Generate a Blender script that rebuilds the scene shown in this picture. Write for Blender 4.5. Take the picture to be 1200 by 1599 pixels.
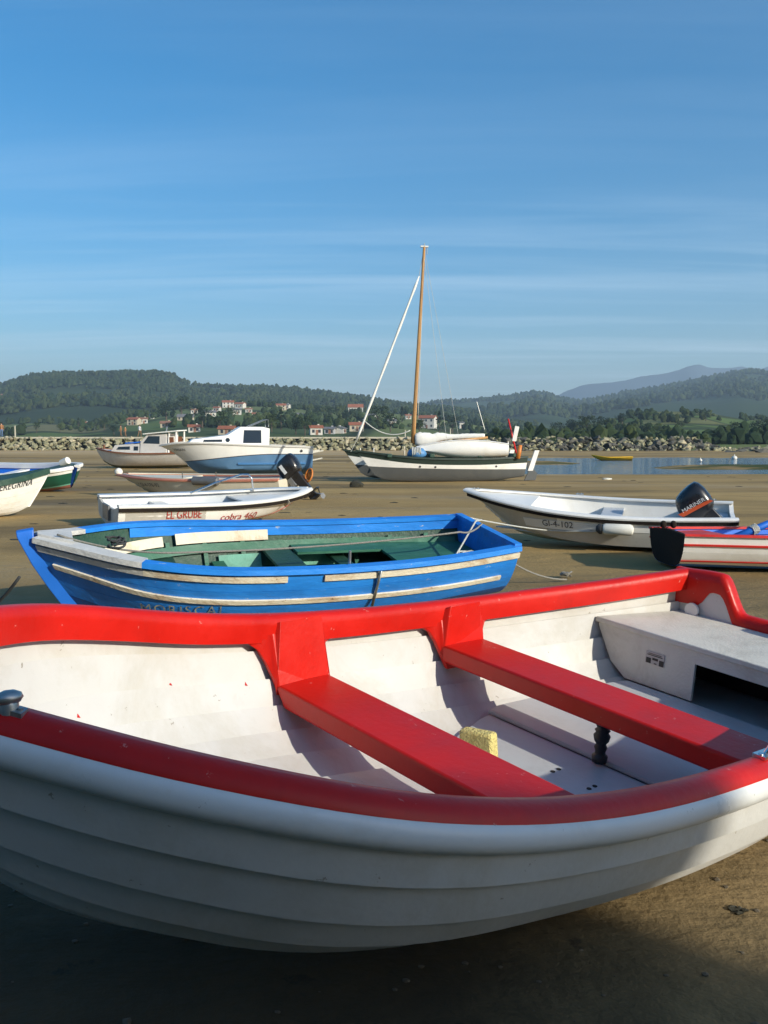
import bpy, bmesh, math, random
from mathutils import Vector, Matrix, noise as mnoise
R = math.radians
rnd = random.Random(7)
for o in list(bpy.data.objects): bpy.data.objects.remove(o)
scene = bpy.context.scene
COL = scene.collection

# ---------------------------------------------------------------- camera
F, EYE, HZ, PW, PH = 1400.0, 1.30, 690.0, 1200.0, 1599.0
PITCH = math.atan((PH/2-HZ)/F)
cam = bpy.data.cameras.new('camera'); camo = bpy.data.objects.new('camera', cam); COL.objects.link(camo)
camo.location = (0, 0, EYE); camo.rotation_euler = (R(90)-PITCH, 0, 0)
cam.sensor_fit = 'VERTICAL'; cam.sensor_height = 36; cam.sensor_width = 27
cam.lens = F/PH*36; cam.clip_start = .05; cam.clip_end = 60000
scene.camera = camo
scene.render.resolution_x, scene.render.resolution_y = 768, 1024

# ---------------------------------------------------------------- world, sun, exposure
SUN_EL = R(21); SUN_AZ = math.atan2(.78, -.626)          # the sun stands to the right and behind the camera
SUN_DIR = Vector((math.sin(SUN_AZ)*math.cos(SUN_EL), math.cos(SUN_AZ)*math.cos(SUN_EL), math.sin(SUN_EL)))
w = bpy.data.worlds.new('World'); scene.world = w; w.use_nodes = True
nt = w.node_tree; nt.nodes.clear()
def N(tree, typ, **kw):
    n = tree.nodes.new(typ)
    for k, v in kw.items(): setattr(n, k, v)
    return n
def lk(tree, a, b): tree.links.new(a, b)
out = N(nt, 'ShaderNodeOutputWorld'); bg = N(nt, 'ShaderNodeBackground'); sky = N(nt, 'ShaderNodeTexSky')
sky.sky_type = 'NISHITA'; sky.sun_disc = False; sky.sun_elevation = SUN_EL; sky.sun_rotation = SUN_AZ
sky.air_density = 1.0; sky.dust_density = 1.1; sky.ozone_density = 3.2; sky.altitude = 10
bg.inputs['Strength'].default_value = .130
# thin cirrus streaks over the sky, laid out by direction on a high flat layer
tc = N(nt, 'ShaderNodeTexCoord'); sx = N(nt, 'ShaderNodeSeparateXYZ'); lk(nt, tc.outputs['Generated'], sx.inputs[0])
zc = N(nt, 'ShaderNodeMath', operation='MAXIMUM'); lk(nt, sx.outputs['Z'], zc.inputs[0]); zc.inputs[1].default_value = .02
zz = N(nt, 'ShaderNodeMath', operation='ADD'); lk(nt, zc.outputs[0], zz.inputs[0]); zz.inputs[1].default_value = .05
dx = N(nt, 'ShaderNodeMath', operation='DIVIDE'); lk(nt, sx.outputs['X'], dx.inputs[0]); lk(nt, zz.outputs[0], dx.inputs[1])
dy = N(nt, 'ShaderNodeMath', operation='DIVIDE'); lk(nt, sx.outputs['Y'], dy.inputs[0]); lk(nt, zz.outputs[0], dy.inputs[1])
cb = N(nt, 'ShaderNodeCombineXYZ'); lk(nt, dx.outputs[0], cb.inputs[0]); lk(nt, dy.outputs[0], cb.inputs[1])
mp = N(nt, 'ShaderNodeMapping'); lk(nt, cb.outputs[0], mp.inputs[0]); mp.inputs['Rotation'].default_value = (0, 0, R(-14)); mp.inputs['Scale'].default_value = (.16, 1.1, 1); mp.inputs['Location'].default_value = (3.1, 1.7, 0)
n1 = N(nt, 'ShaderNodeTexNoise'); lk(nt, mp.outputs[0], n1.inputs['Vector']); n1.inputs['Scale'].default_value = 1.5; n1.inputs['Detail'].default_value = 9; n1.inputs['Roughness'].default_value = .62; n1.inputs['Distortion'].default_value = .5
r1 = N(nt, 'ShaderNodeMapRange'); lk(nt, n1.outputs['Fac'], r1.inputs[0]); r1.inputs[1].default_value = .46; r1.inputs[2].default_value = .80; r1.inputs[3].default_value = 0; r1.inputs[4].default_value = .66
el_ = N(nt, 'ShaderNodeMapRange'); lk(nt, sx.outputs['Z'], el_.inputs[0]); el_.inputs[1].default_value = .05; el_.inputs[2].default_value = .30; el_.inputs[3].default_value = 1; el_.inputs[4].default_value = .12
mf = N(nt, 'ShaderNodeMath', operation='MULTIPLY'); lk(nt, r1.outputs[0], mf.inputs[0]); lk(nt, el_.outputs[0], mf.inputs[1])
mx = N(nt, 'ShaderNodeMixRGB'); lk(nt, mf.outputs[0], mx.inputs['Fac']); lk(nt, sky.outputs[0], mx.inputs['Color1']); mx.inputs['Color2'].default_value = (6.2, 7.1, 8.0, 1)
hs = N(nt, 'ShaderNodeHueSaturation'); hs.inputs['Hue'].default_value = .496; hs.inputs['Saturation'].default_value = 1.42; lk(nt, mx.outputs[0], hs.inputs['Color']); lk(nt, hs.outputs[0], bg.inputs['Color']); lk(nt, bg.outputs[0], out.inputs['Surface'])

sl = bpy.data.lights.new('sun', 'SUN'); sl.energy = 5.0; sl.angle = R(.7); sl.color = (1, .93, .78)
so = bpy.data.objects.new('sun', sl); COL.objects.link(so); so.location = (20, -14, 30)
so.rotation_euler = (-SUN_DIR).to_track_quat('-Z', 'Y').to_euler()
scene.view_settings.view_transform = 'Standard'; scene.view_settings.look = 'None'
scene.view_settings.exposure = .36; scene.view_settings.gamma = 1; scene.view_settings.use_curve_mapping = False

# ---------------------------------------------------------------- pixels to positions
CP, SP = math.cos(PITCH), math.sin(PITCH)
def ray(px, py):
    a, b = (px-PW/2)/F, (PH/2-py)/F
    return Vector((a, CP+b*SP, -SP+b*CP))
def G(px, py, z=0.0):
    d = ray(px, py); t = (z-EYE)/d.z
    return Vector((d.x*t, d.y*t, z))
def AT(px, py, Y):
    d = ray(px, py); t = Y/d.y
    return Vector((d.x*t, Y, EYE+d.z*t))
def proj(p):
    z = p.y*CP-(p.z-EYE)*SP; u = p.y*SP+(p.z-EYE)*CP
    return (PW/2+F*p.x/z, PH/2-F*u/z)

# ---------------------------------------------------------------- materials
M = {}
def mat(name, col, rough=.5, var=.12, scale=6., dirt=None, dirt_amt=.5, dirt_scale=3., dirt_edge=.12, bump=.0, bscale=40., metal=0., stretch=(1, 1, 1), coat=0., spec=.5, trans=0., world=False, fleck=None, fleck_amt=.03):
    if name in M: return M[name]
    m = bpy.data.materials.new(name); m.use_nodes = True; t = m.node_tree; t.nodes.clear()
    o = N(t, 'ShaderNodeOutputMaterial'); b = N(t, 'ShaderNodeBsdfPrincipled'); lk(t, b.outputs[0], o.inputs[0])
    if world: src = N(t, 'ShaderNodeNewGeometry').outputs['Position']
    else: src = N(t, 'ShaderNodeTexCoord').outputs['Object']
    mpn = N(t, 'ShaderNodeMapping'); lk(t, src, mpn.inputs[0]); mpn.inputs['Scale'].default_value = stretch
    n = N(t, 'ShaderNodeTexNoise'); lk(t, mpn.outputs[0], n.inputs['Vector']); n.inputs['Scale'].default_value = scale; n.inputs['Detail'].default_value = 8; n.inputs['Roughness'].default_value = .65
    rp = N(t, 'ShaderNodeMapRange'); lk(t, n.outputs['Fac'], rp.inputs[0]); rp.inputs[1].default_value = .25; rp.inputs[2].default_value = .75; rp.inputs[3].default_value = 1-var; rp.inputs[4].default_value = 1+var
    mu = N(t, 'ShaderNodeVectorMath', operation='SCALE'); mu.inputs[0].default_value = col[:3]; lk(t, rp.outputs[0], mu.inputs['Scale'])
    c = mu.outputs[0]
    rr = N(t, 'ShaderNodeMapRange'); lk(t, n.outputs['Fac'], rr.inputs[0]); rr.inputs[1].default_value = .3; rr.inputs[2].default_value = .7; rr.inputs[3].default_value = max(.02, rough-.08); rr.inputs[4].default_value = min(1, rough+.1)
    ro = rr.outputs[0]
    if dirt:
        n2 = N(t, 'ShaderNodeTexNoise'); lk(t, mpn.outputs[0], n2.inputs['Vector']); n2.inputs['Scale'].default_value = dirt_scale; n2.inputs['Detail'].default_value = 10; n2.inputs['Roughness'].default_value = .72; n2.inputs['Distortion'].default_value = .4
        r2 = N(t, 'ShaderNodeMapRange'); lk(t, n2.outputs['Fac'], r2.inputs[0]); r2.inputs[1].default_value = .62-.3*dirt_amt; r2.inputs[2].default_value = .62-.3*dirt_amt+dirt_edge; r2.inputs[3].default_value = 0; r2.inputs[4].default_value = min(1, .45+.5*dirt_amt)
        mm = N(t, 'ShaderNodeMixRGB'); lk(t, r2.outputs[0], mm.inputs['Fac']); lk(t, c, mm.inputs['Color1']); mm.inputs['Color2'].default_value = (*dirt, 1); c = mm.outputs[0]
    if fleck:
        n3 = N(t, 'ShaderNodeTexNoise'); lk(t, mpn.outputs[0], n3.inputs['Vector']); n3.inputs['Scale'].default_value = 28; n3.inputs['Detail'].default_value = 5; n3.inputs['Roughness'].default_value = .7
        r3 = N(t, 'ShaderNodeMapRange'); lk(t, n3.outputs['Fac'], r3.inputs[0]); r3.inputs[1].default_value = .70-fleck_amt*2; r3.inputs[2].default_value = .73-fleck_amt*2
        m3 = N(t, 'ShaderNodeMixRGB'); lk(t, r3.outputs[0], m3.inputs['Fac']); lk(t, c, m3.inputs['Color1']); m3.inputs['Color2'].default_value = (*fleck, 1); c = m3.outputs[0]
    lk(t, c, b.inputs['Base Color']); lk(t, ro, b.inputs['Roughness'])
    b.inputs['Metallic'].default_value = metal; b.inputs['Specular IOR Level'].default_value = spec
    if coat: b.inputs['Coat Weight'].default_value = coat; b.inputs['Coat Roughness'].default_value = .12
    if trans: b.inputs['Transmission Weight'].default_value = trans
    if bump:
        nb = N(t, 'ShaderNodeTexNoise'); lk(t, mpn.outputs[0], nb.inputs['Vector']); nb.inputs['Scale'].default_value = bscale; nb.inputs['Detail'].default_value = 6
        bp = N(t, 'ShaderNodeBump'); bp.inputs['Strength'].default_value = bump; bp.inputs['Distance'].default_value = .02; lk(t, nb.outputs['Fac'], bp.inputs['Height']); lk(t, bp.outputs[0], b.inputs['Normal'])
    M[name] = m; return m

GRIME = (.30, .27, .20); RUST = (.28, .10, .03)
mat('red_gelcoat', (.54, .009, .003), .38, .16, 4, dirt=(.40, .010, .005), dirt_amt=.42, dirt_scale=5, dirt_edge=.25, bump=.06, bscale=45, spec=.34, fleck=(.60, .16, .13), fleck_amt=.018)
mat('white_gelcoat', (.58, .575, .55), .42, .05, 4, dirt=(.42, .38, .29), dirt_amt=.50, dirt_scale=2.6, dirt_edge=.30, bump=.08, bscale=30, fleck=(.30, .27, .22), fleck_amt=.014)
mat('white_roll', (.72, .73, .72), .33, .05, 4, dirt=(.55, .53, .48), dirt_amt=.3, dirt_scale=5, dirt_edge=.2, bump=.03, fleck=(.4, .4, .38), fleck_amt=.006)
mat('floor_grey', (.48, .50, .51), .5, .07, 5, dirt=(.36, .36, .34), dirt_amt=.42, dirt_scale=3, dirt_edge=.3, bump=.05)
mat('bench_white', (.62, .60, .53), .55, .08, 6, dirt=(.36, .33, .26), dirt_amt=.46, dirt_scale=5, dirt_edge=.25, bump=.15, bscale=90)
mat('dark_void', (.012, .012, .012), .8, .2)
mat('black_paint', (.016, .015, .014), .4, .3, 20, bump=.2)
mat('sponge', (.80, .68, .25), .95, .15, 30, dirt=(.45, .35, .12), dirt_amt=.4, dirt_scale=9, bump=.9, bscale=120)
mat('chrome', (.75, .75, .74), .16, .08, 20, metal=1)
mat('dull_metal', (.42, .43, .42), .4, .2, 20, metal=.9)
mat('print_black', (.03, .028, .028), .6, .3, 60)
mat('plate', (.45, .42, .40), .5, .1)
mat('blue_paint', (.018, .23, .74), .42, .16, 7, dirt=(.014, .17, .58), dirt_amt=.45, dirt_scale=5, bump=.18, bscale=35, stretch=(.35, 1, 1), fleck=(.45, .50, .55), fleck_amt=.018)
mat('navy_paint', (.012, .11, .40), .42, .16, 7, dirt=(.010, .06, .24), dirt_amt=.5, dirt_scale=4, bump=.18, bscale=35, stretch=(.35, 1, 1), fleck=(.3, .35, .4), fleck_amt=.012)
mat('worn_white', (.72, .66, .52), .6, .12, 6, dirt=(.42, .24, .10), dirt_amt=.36, dirt_scale=4.5, dirt_edge=.1, bump=.3, bscale=50, stretch=(.5, 1, 1), fleck=(.30, .16, .07), fleck_amt=.03)
mat('worn_grey_white', (.60, .60, .58), .6, .14, 6, dirt=(.34, .34, .32), dirt_amt=.45, dirt_scale=6, bump=.3, bscale=50, stretch=(.4, 1, 1))
mat('green_wood', (.022, .12, .072), .55, .22, 7, dirt=(.06, .20, .13), dirt_amt=.4, dirt_scale=3, bump=.3, bscale=40, stretch=(.4, 1, 1))
mat('pale_green', (.13, .34, .25), .6, .2, 7, dirt=(.07, .2, .14), dirt_amt=.4, bump=.2)
mat('dark_green_wood', (.012, .055, .035), .55, .25, 7, dirt=(.03, .09, .06), dirt_amt=.4, dirt_scale=3, bump=.3)
mat('cream_wood', (.70, .64, .50), .6, .10, 6, dirt=(.50, .34, .18), dirt_amt=.30, dirt_scale=4, bump=.2, fleck=(.4, .22, .1), fleck_amt=.012)
mat('rope_grey', (.27, .26, .23), .9, .2, 60, bump=.6, bscale=200)
mat('rope_pale', (.55, .56, .52), .9, .2, 60, bump=.6, bscale=200)
mat('rope_dark', (.05, .055, .06), .9, .3, 60, bump=.6, bscale=200)
mat('white_boat', (.80, .79, .75), .38, .06, 3, dirt=(.62, .58, .48), dirt_amt=.36, dirt_scale=2.2, dirt_edge=.3)
mat('white_wood', (.78, .77, .72), .55, .07, 4, dirt=(.62, .52, .32), dirt_amt=.34, dirt_scale=2, dirt_edge=.25, bump=.2, stretch=(.3, 1, 1))
mat('cream_boat', (.66, .61, .48), .45, .07, 3, dirt=(.50, .44, .32), dirt_amt=.4, dirt_scale=2.2, dirt_edge=.3)
mat('grey_hull', (.60, .57, .53), .6, .1, 3, dirt=(.38, .34, .28), dirt_amt=.45, dirt_scale=3, dirt_edge=.3)
mat('taupe_shade', (.50, .48, .43), .5, .1, 3, dirt=(.30, .28, .24), dirt_amt=.4, dirt_scale=3, dirt_edge=.3)  # for taupe parts, and for shade put into the white skiff's topsides
mat('pink_rail', (.55, .21, .14), .5, .1)
mat('red_paint', (.60, .022, .018), .4, .12, 6, dirt=(.35, .02, .02), dirt_amt=.3)
mat('boot_blue', (.09, .20, .35), .5, .14, 2, dirt=(.16, .28, .42), dirt_amt=.45, dirt_scale=2, dirt_edge=.4)
mat('steel_blue', (.07, .22, .46), .5, .1, 3)
mat('bright_blue', (.015, .15, .62), .42, .1, 4)
mat('deep_green', (.010, .085, .050), .42, .15, 4)
mat('rim_green', (.016, .055, .036), .55, .2, 6, dirt=(.06, .11, .08), dirt_amt=.4)
mat('cat_grey', (.085, .09, .09), .7, .1, 3, dirt=(.13, .13, .12), dirt_amt=.45, dirt_scale=1.5, dirt_edge=.4)
mat('cat_dark', (.012, .028, .020), .6, .2, 6)
mat('antifoul_red', (.26, .10, .07), .7, .15, 4, dirt=(.12, .11, .05), dirt_amt=.4)
mat('algae_bottom', (.10, .105, .05), .8, .2, 4)
mat('tarred', (.022, .017, .014), .9, .3, 8, bump=.3, spec=.12)
mat('glass_dark', (.012, .016, .020), .08, .1, 3, spec=.8)
mat('brown_timber', (.19, .07, .03), .6, .2, 10)
mat('mast_wood', (.46, .25, .09), .45, .2, 3, dirt=(.32, .13, .03), dirt_amt=.4, stretch=(4, 4, .3))
mat('sailcloth', (.76, .75, .70), .8, .06, 3, dirt=(.60, .57, .48), dirt_amt=.3, dirt_edge=.3)
mat('orange_paint', (.55, .18, .03), .5, .1)
mat('yellow_paint', (.72, .42, .015), .5, .12)
mat('motor_black', (.014, .014, .016), .28, .2, 6, coat=.3)
mat('motor_grey', (.16, .165, .17), .45, .15, 10, metal=.4)
mat('label_white', (.72, .72, .70), .5, .05)
mat('label_orange', (.62, .09, .02), .5, .1)
mat('letter_red', (.42, .05, .04), .5, .1)
mat('letter_dark', (.035, .035, .04), .6, .2)
mat('letter_worn', (.42, .43, .33), .7, .3, 14, dirt=(.02, .08, .2), dirt_amt=.62, dirt_scale=22)
mat('fender_white', (.72, .70, .62), .6, .1, 5)
mat('inside_grey', (.50, .53, .56), .5, .07, 3)

# ---------------------------------------------------------------- mesh helpers
def link(o, parent=None):
    COL.objects.link(o)
    if parent: o.parent = parent
    return o
def mesh_obj(name, V, Fs, material, parent=None, smooth=False, auto=None, mids=None):
    me = bpy.data.meshes.new(name); me.from_pydata([tuple(v) for v in V], [], Fs)
    ms = material if isinstance(material, (list, tuple)) else [material]
    for m in ms: me.materials.append(M[m] if isinstance(m, str) else m)
    if mids: me.polygons.foreach_set('material_index', mids)
    bm = bmesh.new(); bm.from_mesh(me); bmesh.ops.recalc_face_normals(bm, faces=bm.faces); bm.to_mesh(me); bm.free()
    if smooth or auto:
        me.polygons.foreach_set('use_smooth', [True]*len(me.polygons))
        if auto: me.set_sharp_from_angle(angle=R(auto))
    o = bpy.data.objects.new(name, me)
    return link(o, parent)
def thing(name, label, cat, loc=(0, 0, 0), rot=(0, 0, 0), group=None, matrix=None):
    o = bpy.data.objects.new(name, None); o.empty_display_size = .2; COL.objects.link(o)
    if matrix is not None: o.matrix_world = matrix
    else: o.location = loc; o.rotation_euler = rot
    tag(o, label, cat, group); return o
def tag(o, label=None, cat=None, group=None, kind=None):
    if label: o['label'] = label
    if cat: o['category'] = cat
    if group: o['group'] = group
    if kind: o['kind'] = kind
    return o
class MB:
    def __init__(s): s.v = []; s.f = []
    def add(s, V, Fs):
        k = len(s.v); s.v += [Vector(v) for v in V]; s.f += [[i+k for i in f] for f in Fs]; return s
    def box(s, c, d, m=None, taper=1.0):
        x, y, z = d[0]/2, d[1]/2, d[2]/2; V = []
        for sz in (-1, 1):
            k = 1 if sz < 0 else taper
            for a, b in ((-1, -1), (1, -1), (1, 1), (-1, 1)): V.append(Vector((a*x*k, b*y*k, sz*z)))
        if m is not None: V = [m @ v for v in V]
        V = [Vector(c)+v for v in V]
        return s.add(V, [[3, 2, 1, 0], [4, 5, 6, 7], [0, 1, 5, 4], [1, 2, 6, 5], [2, 3, 7, 6], [3, 0, 4, 7]])
    def prism(s, poly, d):            # poly: list of 3d points in order, d: extrusion vector
        n = len(poly); d = Vector(d); V = [Vector(p) for p in poly]+[Vector(p)+d for p in poly]
        return s.add(V, [list(range(n))[::-1], list(range(n, 2*n))]+[[i, (i+1) % n, n+(i+1) % n, n+i] for i in range(n)])
    def tube(s, pts, r, n=8, cap=True):
        pts = [Vector(p) for p in pts]; rs = r if isinstance(r, (list, tuple)) else [r]*len(pts)
        V = []; Fs = []; ref = None
        for i, p in enumerate(pts):
            t = (pts[min(i+1, len(pts)-1)]-pts[max(i-1, 0)]).normalized()
            if ref is None or abs(ref.dot(t)) > .95: ref = Vector((0, 0, 1)) if abs(t.z) < .9 else Vector((1, 0, 0))
            a = t.cross(ref).normalized(); b = t.cross(a).normalized(); ref = b if False else ref
            for k in range(n): V.append(p+(a*math.cos(2*math.pi*k/n)+b*math.sin(2*math.pi*k/n))*rs[i])
        for i in range(len(pts)-1):
            for k in range(n): Fs.append([i*n+k, i*n+(k+1) % n, (i+1)*n+(k+1) % n, (i+1)*n+k])
        if cap: Fs += [list(range(n))[::-1], [(len(pts)-1)*n+k for k in range(n)]]
        return s.add(V, Fs)
    def sweep(s, rings, closed=True, cap=True):
        n = len(rings[0]); V = [v for r_ in rings for v in r_]; Fs = []
        for i in range(len(rings)-1):
            for k in range(n if closed else n-1): Fs.append([i*n+k, i*n+(k+1) % n, (i+1)*n+(k+1) % n, (i+1)*n+k])
        if cap and closed: Fs += [list(range(n))[::-1], [(len(rings)-1)*n+k for k in range(n)]]
        return s.add(V, Fs)
    def ico(s, c, r, sub=1, jit=.0, sc=(1, 1, 1), rg=rnd):
        bm = bmesh.new(); bmesh.ops.create_icosphere(bm, subdivisions=sub, radius=1)
        V = []
        for v in bm.verts:
            k = 1+rg.uniform(-jit, jit); V.append(Vector(c)+Vector((v.co.x*r*sc[0]*k, v.co.y*r*sc[1]*k, v.co.z*r*sc[2]*k)))
        Fs = [[v.index for v in f.verts] for f in bm.faces]; bm.free(); return s.add(V, Fs)
    def build(s, name, m, parent=None, smooth=False, auto=None, bevel=0):
        o = mesh_obj(name, s.v, s.f, m, parent, smooth, auto)
        if bevel:
            b = o.modifiers.new('bevel', 'BEVEL'); b.width = bevel; b.segments = 3; b.limit_method = 'ANGLE'; b.angle_limit = R(35)
            o.data.polygons.foreach_set('use_smooth', [True]*len(o.data.polygons))
            o.data.set_sharp_from_angle(angle=R(60))
        return o
def spl(P, u):
    n = len(P)
    if u <= P[0][0]: return P[0][1]
    if u >= P[-1][0]: return P[-1][1]
    for i in range(n-1):
        if u <= P[i+1][0]: break
    x0, y0 = P[i]; x1, y1 = P[i+1]; h = x1-x0
    def sl_(j):
        if j == 0: return (P[1][1]-P[0][1])/(P[1][0]-P[0][0])
        if j == n-1: return (P[-1][1]-P[-2][1])/(P[-1][0]-P[-2][0])
        a = (P[j][1]-P[j-1][1])/(P[j][0]-P[j-1][0]); b = (P[j+1][1]-P[j][1])/(P[j+1][0]-P[j][0])
        return 0 if a*b < 0 else (a+b)/2
    m0, m1 = sl_(i), sl_(i+1); t = (u-x0)/h
    return (2*t**3-3*t*t+1)*y0+(t**3-2*t*t+t)*h*m0+(-2*t**3+3*t*t)*y1+(t**3-t*t)*h*m1
def sst(a, b, x):
    t = max(0, min(1, (x-a)/(b-a))); return t*t*(3-2*t)
def lerp(a, b, t): return a+(b-a)*t

# ---------------------------------------------------------------- hulls (local: x from stern 0 to bow L, y to port, z up)
class Hull:
    def __init__(s, L, B, S, K, theta=((0, 74), (.55, 76), (.85, 55), (1, 30)), chine=None, rake=.25, rpow=1.4, srake=0., full=1.):
        s.full = full
        s.L, s.B, s.S, s.K, s.th, s.ch, s.rake, s.rpow, s.srake = L, B, S, K, theta, chine, rake, rpow, srake
    def yz(s, u, v):
        if s.ch:
            cy = spl(s.ch[0], u); cz = spl(s.ch[1], u); vc = .45
            if v < vc: return cy*v/vc, cz*v/vc
            t = (v-vc)/(1-vc); return lerp(cy, 1, t)+.02*math.sin(math.pi*t), lerp(cz, 1, t)
        tm = R(spl(s.th, u)); a = v*tm
        return (max(0, math.sin(a))/math.sin(tm))**s.full, (1-math.cos(a))/(1-math.cos(tm))
    def pt(s, u, v, side=1):
        fy, fz = s.yz(u, v); b = spl(s.B, u); zs = spl(s.S, u); zk = spl(s.K, u)
        k = max(0, (u-.45)/.55)
        x = s.L*u-s.rake*max(0, 1-fz)**s.rpow*k**2.2+s.srake*(1-fz)*max(0, (1-u/.25))
        return Vector((x, side*b*fy, zk+(zs-zk)*fz))
    def nrm(s, u, v, side=1):
        e = 1e-3; u0, u1 = max(0, u-e), min(1, u+e); v0, v1 = max(0, v-e), min(1, v+e)
        n = (s.pt(u1, v, side)-s.pt(u0, v, side)).cross(s.pt(u, v1, side)-s.pt(u, v0, side))
        if n.length < 1e-12: return Vector((0, side, 0))
        n.normalize()
        if n.y*side < -1e-6 or (abs(n.y) < 1e-6 and n.z > 0): n = -n
        return n
    def sf(s, u, v, side=1, off=0.): return s.pt(u, v, side)+(s.nrm(u, v, side)*off if off else Vector((0, 0, 0)))
    def y_at(s, x, z, t=0.):       # inner half breadth at a height
        u = x/s.L; best = 0
        for i in range(61):
            v = i/60; p = s.pt(u, v)
            if p.z <= z: best = p.y
        return max(.01, best-t)
    def v_at(s, u, z):
        lo, hi = 0., 1.
        for _ in range(30):
            m = (lo+hi)/2
            if s.pt(u, m).z < z: lo = m
            else: hi = m
        return lo
    def us(s, n, u0=0., u1=1.): return [u0+(u1-u0)*(1-(1-i/n)**1.25) for i in range(n+1)]
    def shell(s, parent, bands, thick=.025, nu=40, nv=14, name='hull', inner=None, auto=40, vmin=0., off0=0.):
        """bands: list of (v_top(u), material); closed skin outside and inside"""
        us = s.us(nu); mats = [b[1] for b in bands]; inner = inner or mats[-1]
        allm = mats+[inner]; V = []; Fs = []; mi = []
        per = max(2, nv//len(bands))
        rows = [(vmin if False else 0.0, 0)]
        def vrow(u):
            r = [0.0]; lo = 0.0
            for b in bands:
                hi = b[0](u) if callable(b[0]) else b[0]
                for j in range(1, per+1): r.append(lerp(lo, hi, j/per))
                lo = hi
            return r
        for side in (1, -1):
            base = len(V); nr = per*len(bands)+1
            for u in us:
                vr = vrow(u)
                for v in vr:
                    q = s.sf(u, v, side, off0); q.y = max(.001, q.y*side)*side; V.append(q)
            ibase = len(V)
            for u in us:
                vr = vrow(u)
                for v in vr:
                    q = s.sf(u, v, side, off0-thick); q.y = max(.001, q.y*side)*side; V.append(q)
            for i in range(len(us)-1):
                for j in range(nr-1):
                    a = base+i*nr+j; Fs.append([a, a+1, a+nr+1, a+nr]); mi.append(j//per)
                    a = ibase+i*nr+j; Fs.append([a, a+nr, a+nr+1, a+1]); mi.append(len(bands))
                a = base+i*nr+nr-1; b_ = ibase+i*nr+nr-1
                Fs.append([a, b_, b_+nr, a+nr]); mi.append(len(bands)-1)
        return mesh_obj(name, V, Fs, allm, parent, auto=auto, mids=mi)
    def transom(s, parent, m, thick=.03, name='transom', top=None, inset=.0, u=0., bands=None):
        n = 14; pts = []
        vs = [i/n for i in range(n+1)]
        L_ = [s.pt(u, v, 1) for v in vs]; Rr = [s.pt(u, v, -1) for v in vs]
        ring = L_[::-1]+Rr[1:]          # port sheer -> keel -> starboard sheer
        if top: ring += [Vector((ring[-1].x, y, z)) for y, z in top]
        mb = MB(); mb.prism(ring, (thick, 0, 0)); return mb.build(name, m, parent)
    def rail(s, parent, prof, m, name='gunwale', u0=0., u1=1., n=44, sides=(1, -1), auto=50, v=1.0):
        """prof: closed polygon (outward, up) about the sheer line"""
        objs = []
        for side in sides:
            rings = []
            us = s.us(n, u0, u1)
            for u in us:
                p = s.pt(u, v, side); e = 2e-3
                a, b = s.pt(max(0, u-e), v, side), s.pt(min(1, u+e), v, side); t = (b-a); t.z = 0; t.normalize()
                o = Vector((t.y, -t.x, 0));
                if o.y*side < 0: o = -o
                ring = []
                for oo, zz_ in prof:
                    q = p+o*oo+Vector((0, 0, zz_))
                    if q.y*side < 0.0: q.y = 0.0005*side
                    ring.append(q)
                rings.append(ring)
            mb = MB(); mb.sweep(rings); objs.append(mb.build(name, m, parent, auto=auto))
        return objs
    def strip(s, parent, v0, v1, m, name='strake', u0=0., u1=1., off=.006, thick=.012, n=40, sides=(1, -1), lap=0., auto=30, off_top=None):
        objs = []
        for side in sides:
            rings = []
            for u in s.us(n, u0, u1):
                a = v0(u) if callable(v0) else v0; b = v1(u) if callable(v1) else v1
                ot = off if off_top is None else off_top
                mid = (a+b)/2
                P = [s.sf(u, a, side, off+lap), s.sf(u, mid, side, (off+lap+ot)/2), s.sf(u, b, side, ot), s.sf(u, b, side, ot-thick), s.sf(u, mid, side, (off+lap+ot)/2-thick), s.sf(u, a, side, off+lap-thick)]
                for q in P:
                    if q.y*side < .0005: q.y = .0005*side
                rings.append(P)
            mb = MB(); mb.sweep(rings); objs.append(mb.build(name, m, parent, auto=auto))
        return objs
    def thwart(s, parent, x, z, wid, th, m, name='thwart', inset=.0, bevel=.004):
        mb = MB(); V = []
        for dz in (0, -th):
            for dx_ in (-wid/2, wid/2):
                y = s.y_at(x+dx_, z+dz, inset)
                V += [Vector((x+dx_, y, z+dz)), Vector((x+dx_, -y, z+dz))]
        mb.add(V, [[0, 1, 3, 2], [4, 6, 7, 5], [0, 4, 5, 1], [2, 3, 7, 6], [0, 2, 6, 4], [1, 5, 7, 3]])
        return mb.build(name, m, parent, bevel=bevel)
    def floor(s, parent, x0, x1, z, m, name='floor_panel', th=.015, inset=.0, n=8, ymax=None, bevel=0):
        P = []
        for i in range(n+1):
            x = lerp(x0, x1, i/n); y = s.y_at(x, z-th, inset); y = min(y, ymax) if ymax else y; P.append(Vector((x, y, z)))
        poly = P+[Vector((p.x, -p.y, z)) for p in P[::-1]]
        mb = MB(); mb.prism(poly, (0, 0, -th)); return mb.build(name, m, parent, bevel=bevel)
    def rib(s, parent, u, m, v0=.0, v1=.97, wd=.035, dp=.03, name='rib', thick=.025, sides=(1, -1)):
        for side in sides:
            rings = []; du = wd/2/s.L
            for i in range(9):
                v = lerp(v0, v1, i/8)
                rings.append([s.sf(u-du, v, side, -thick), s.sf(u+du, v, side, -thick), s.sf(u+du, v, side, -thick-dp), s.sf(u-du, v, side, -thick-dp)])
            MB().sweep(rings).build(name, m, parent)
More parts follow.
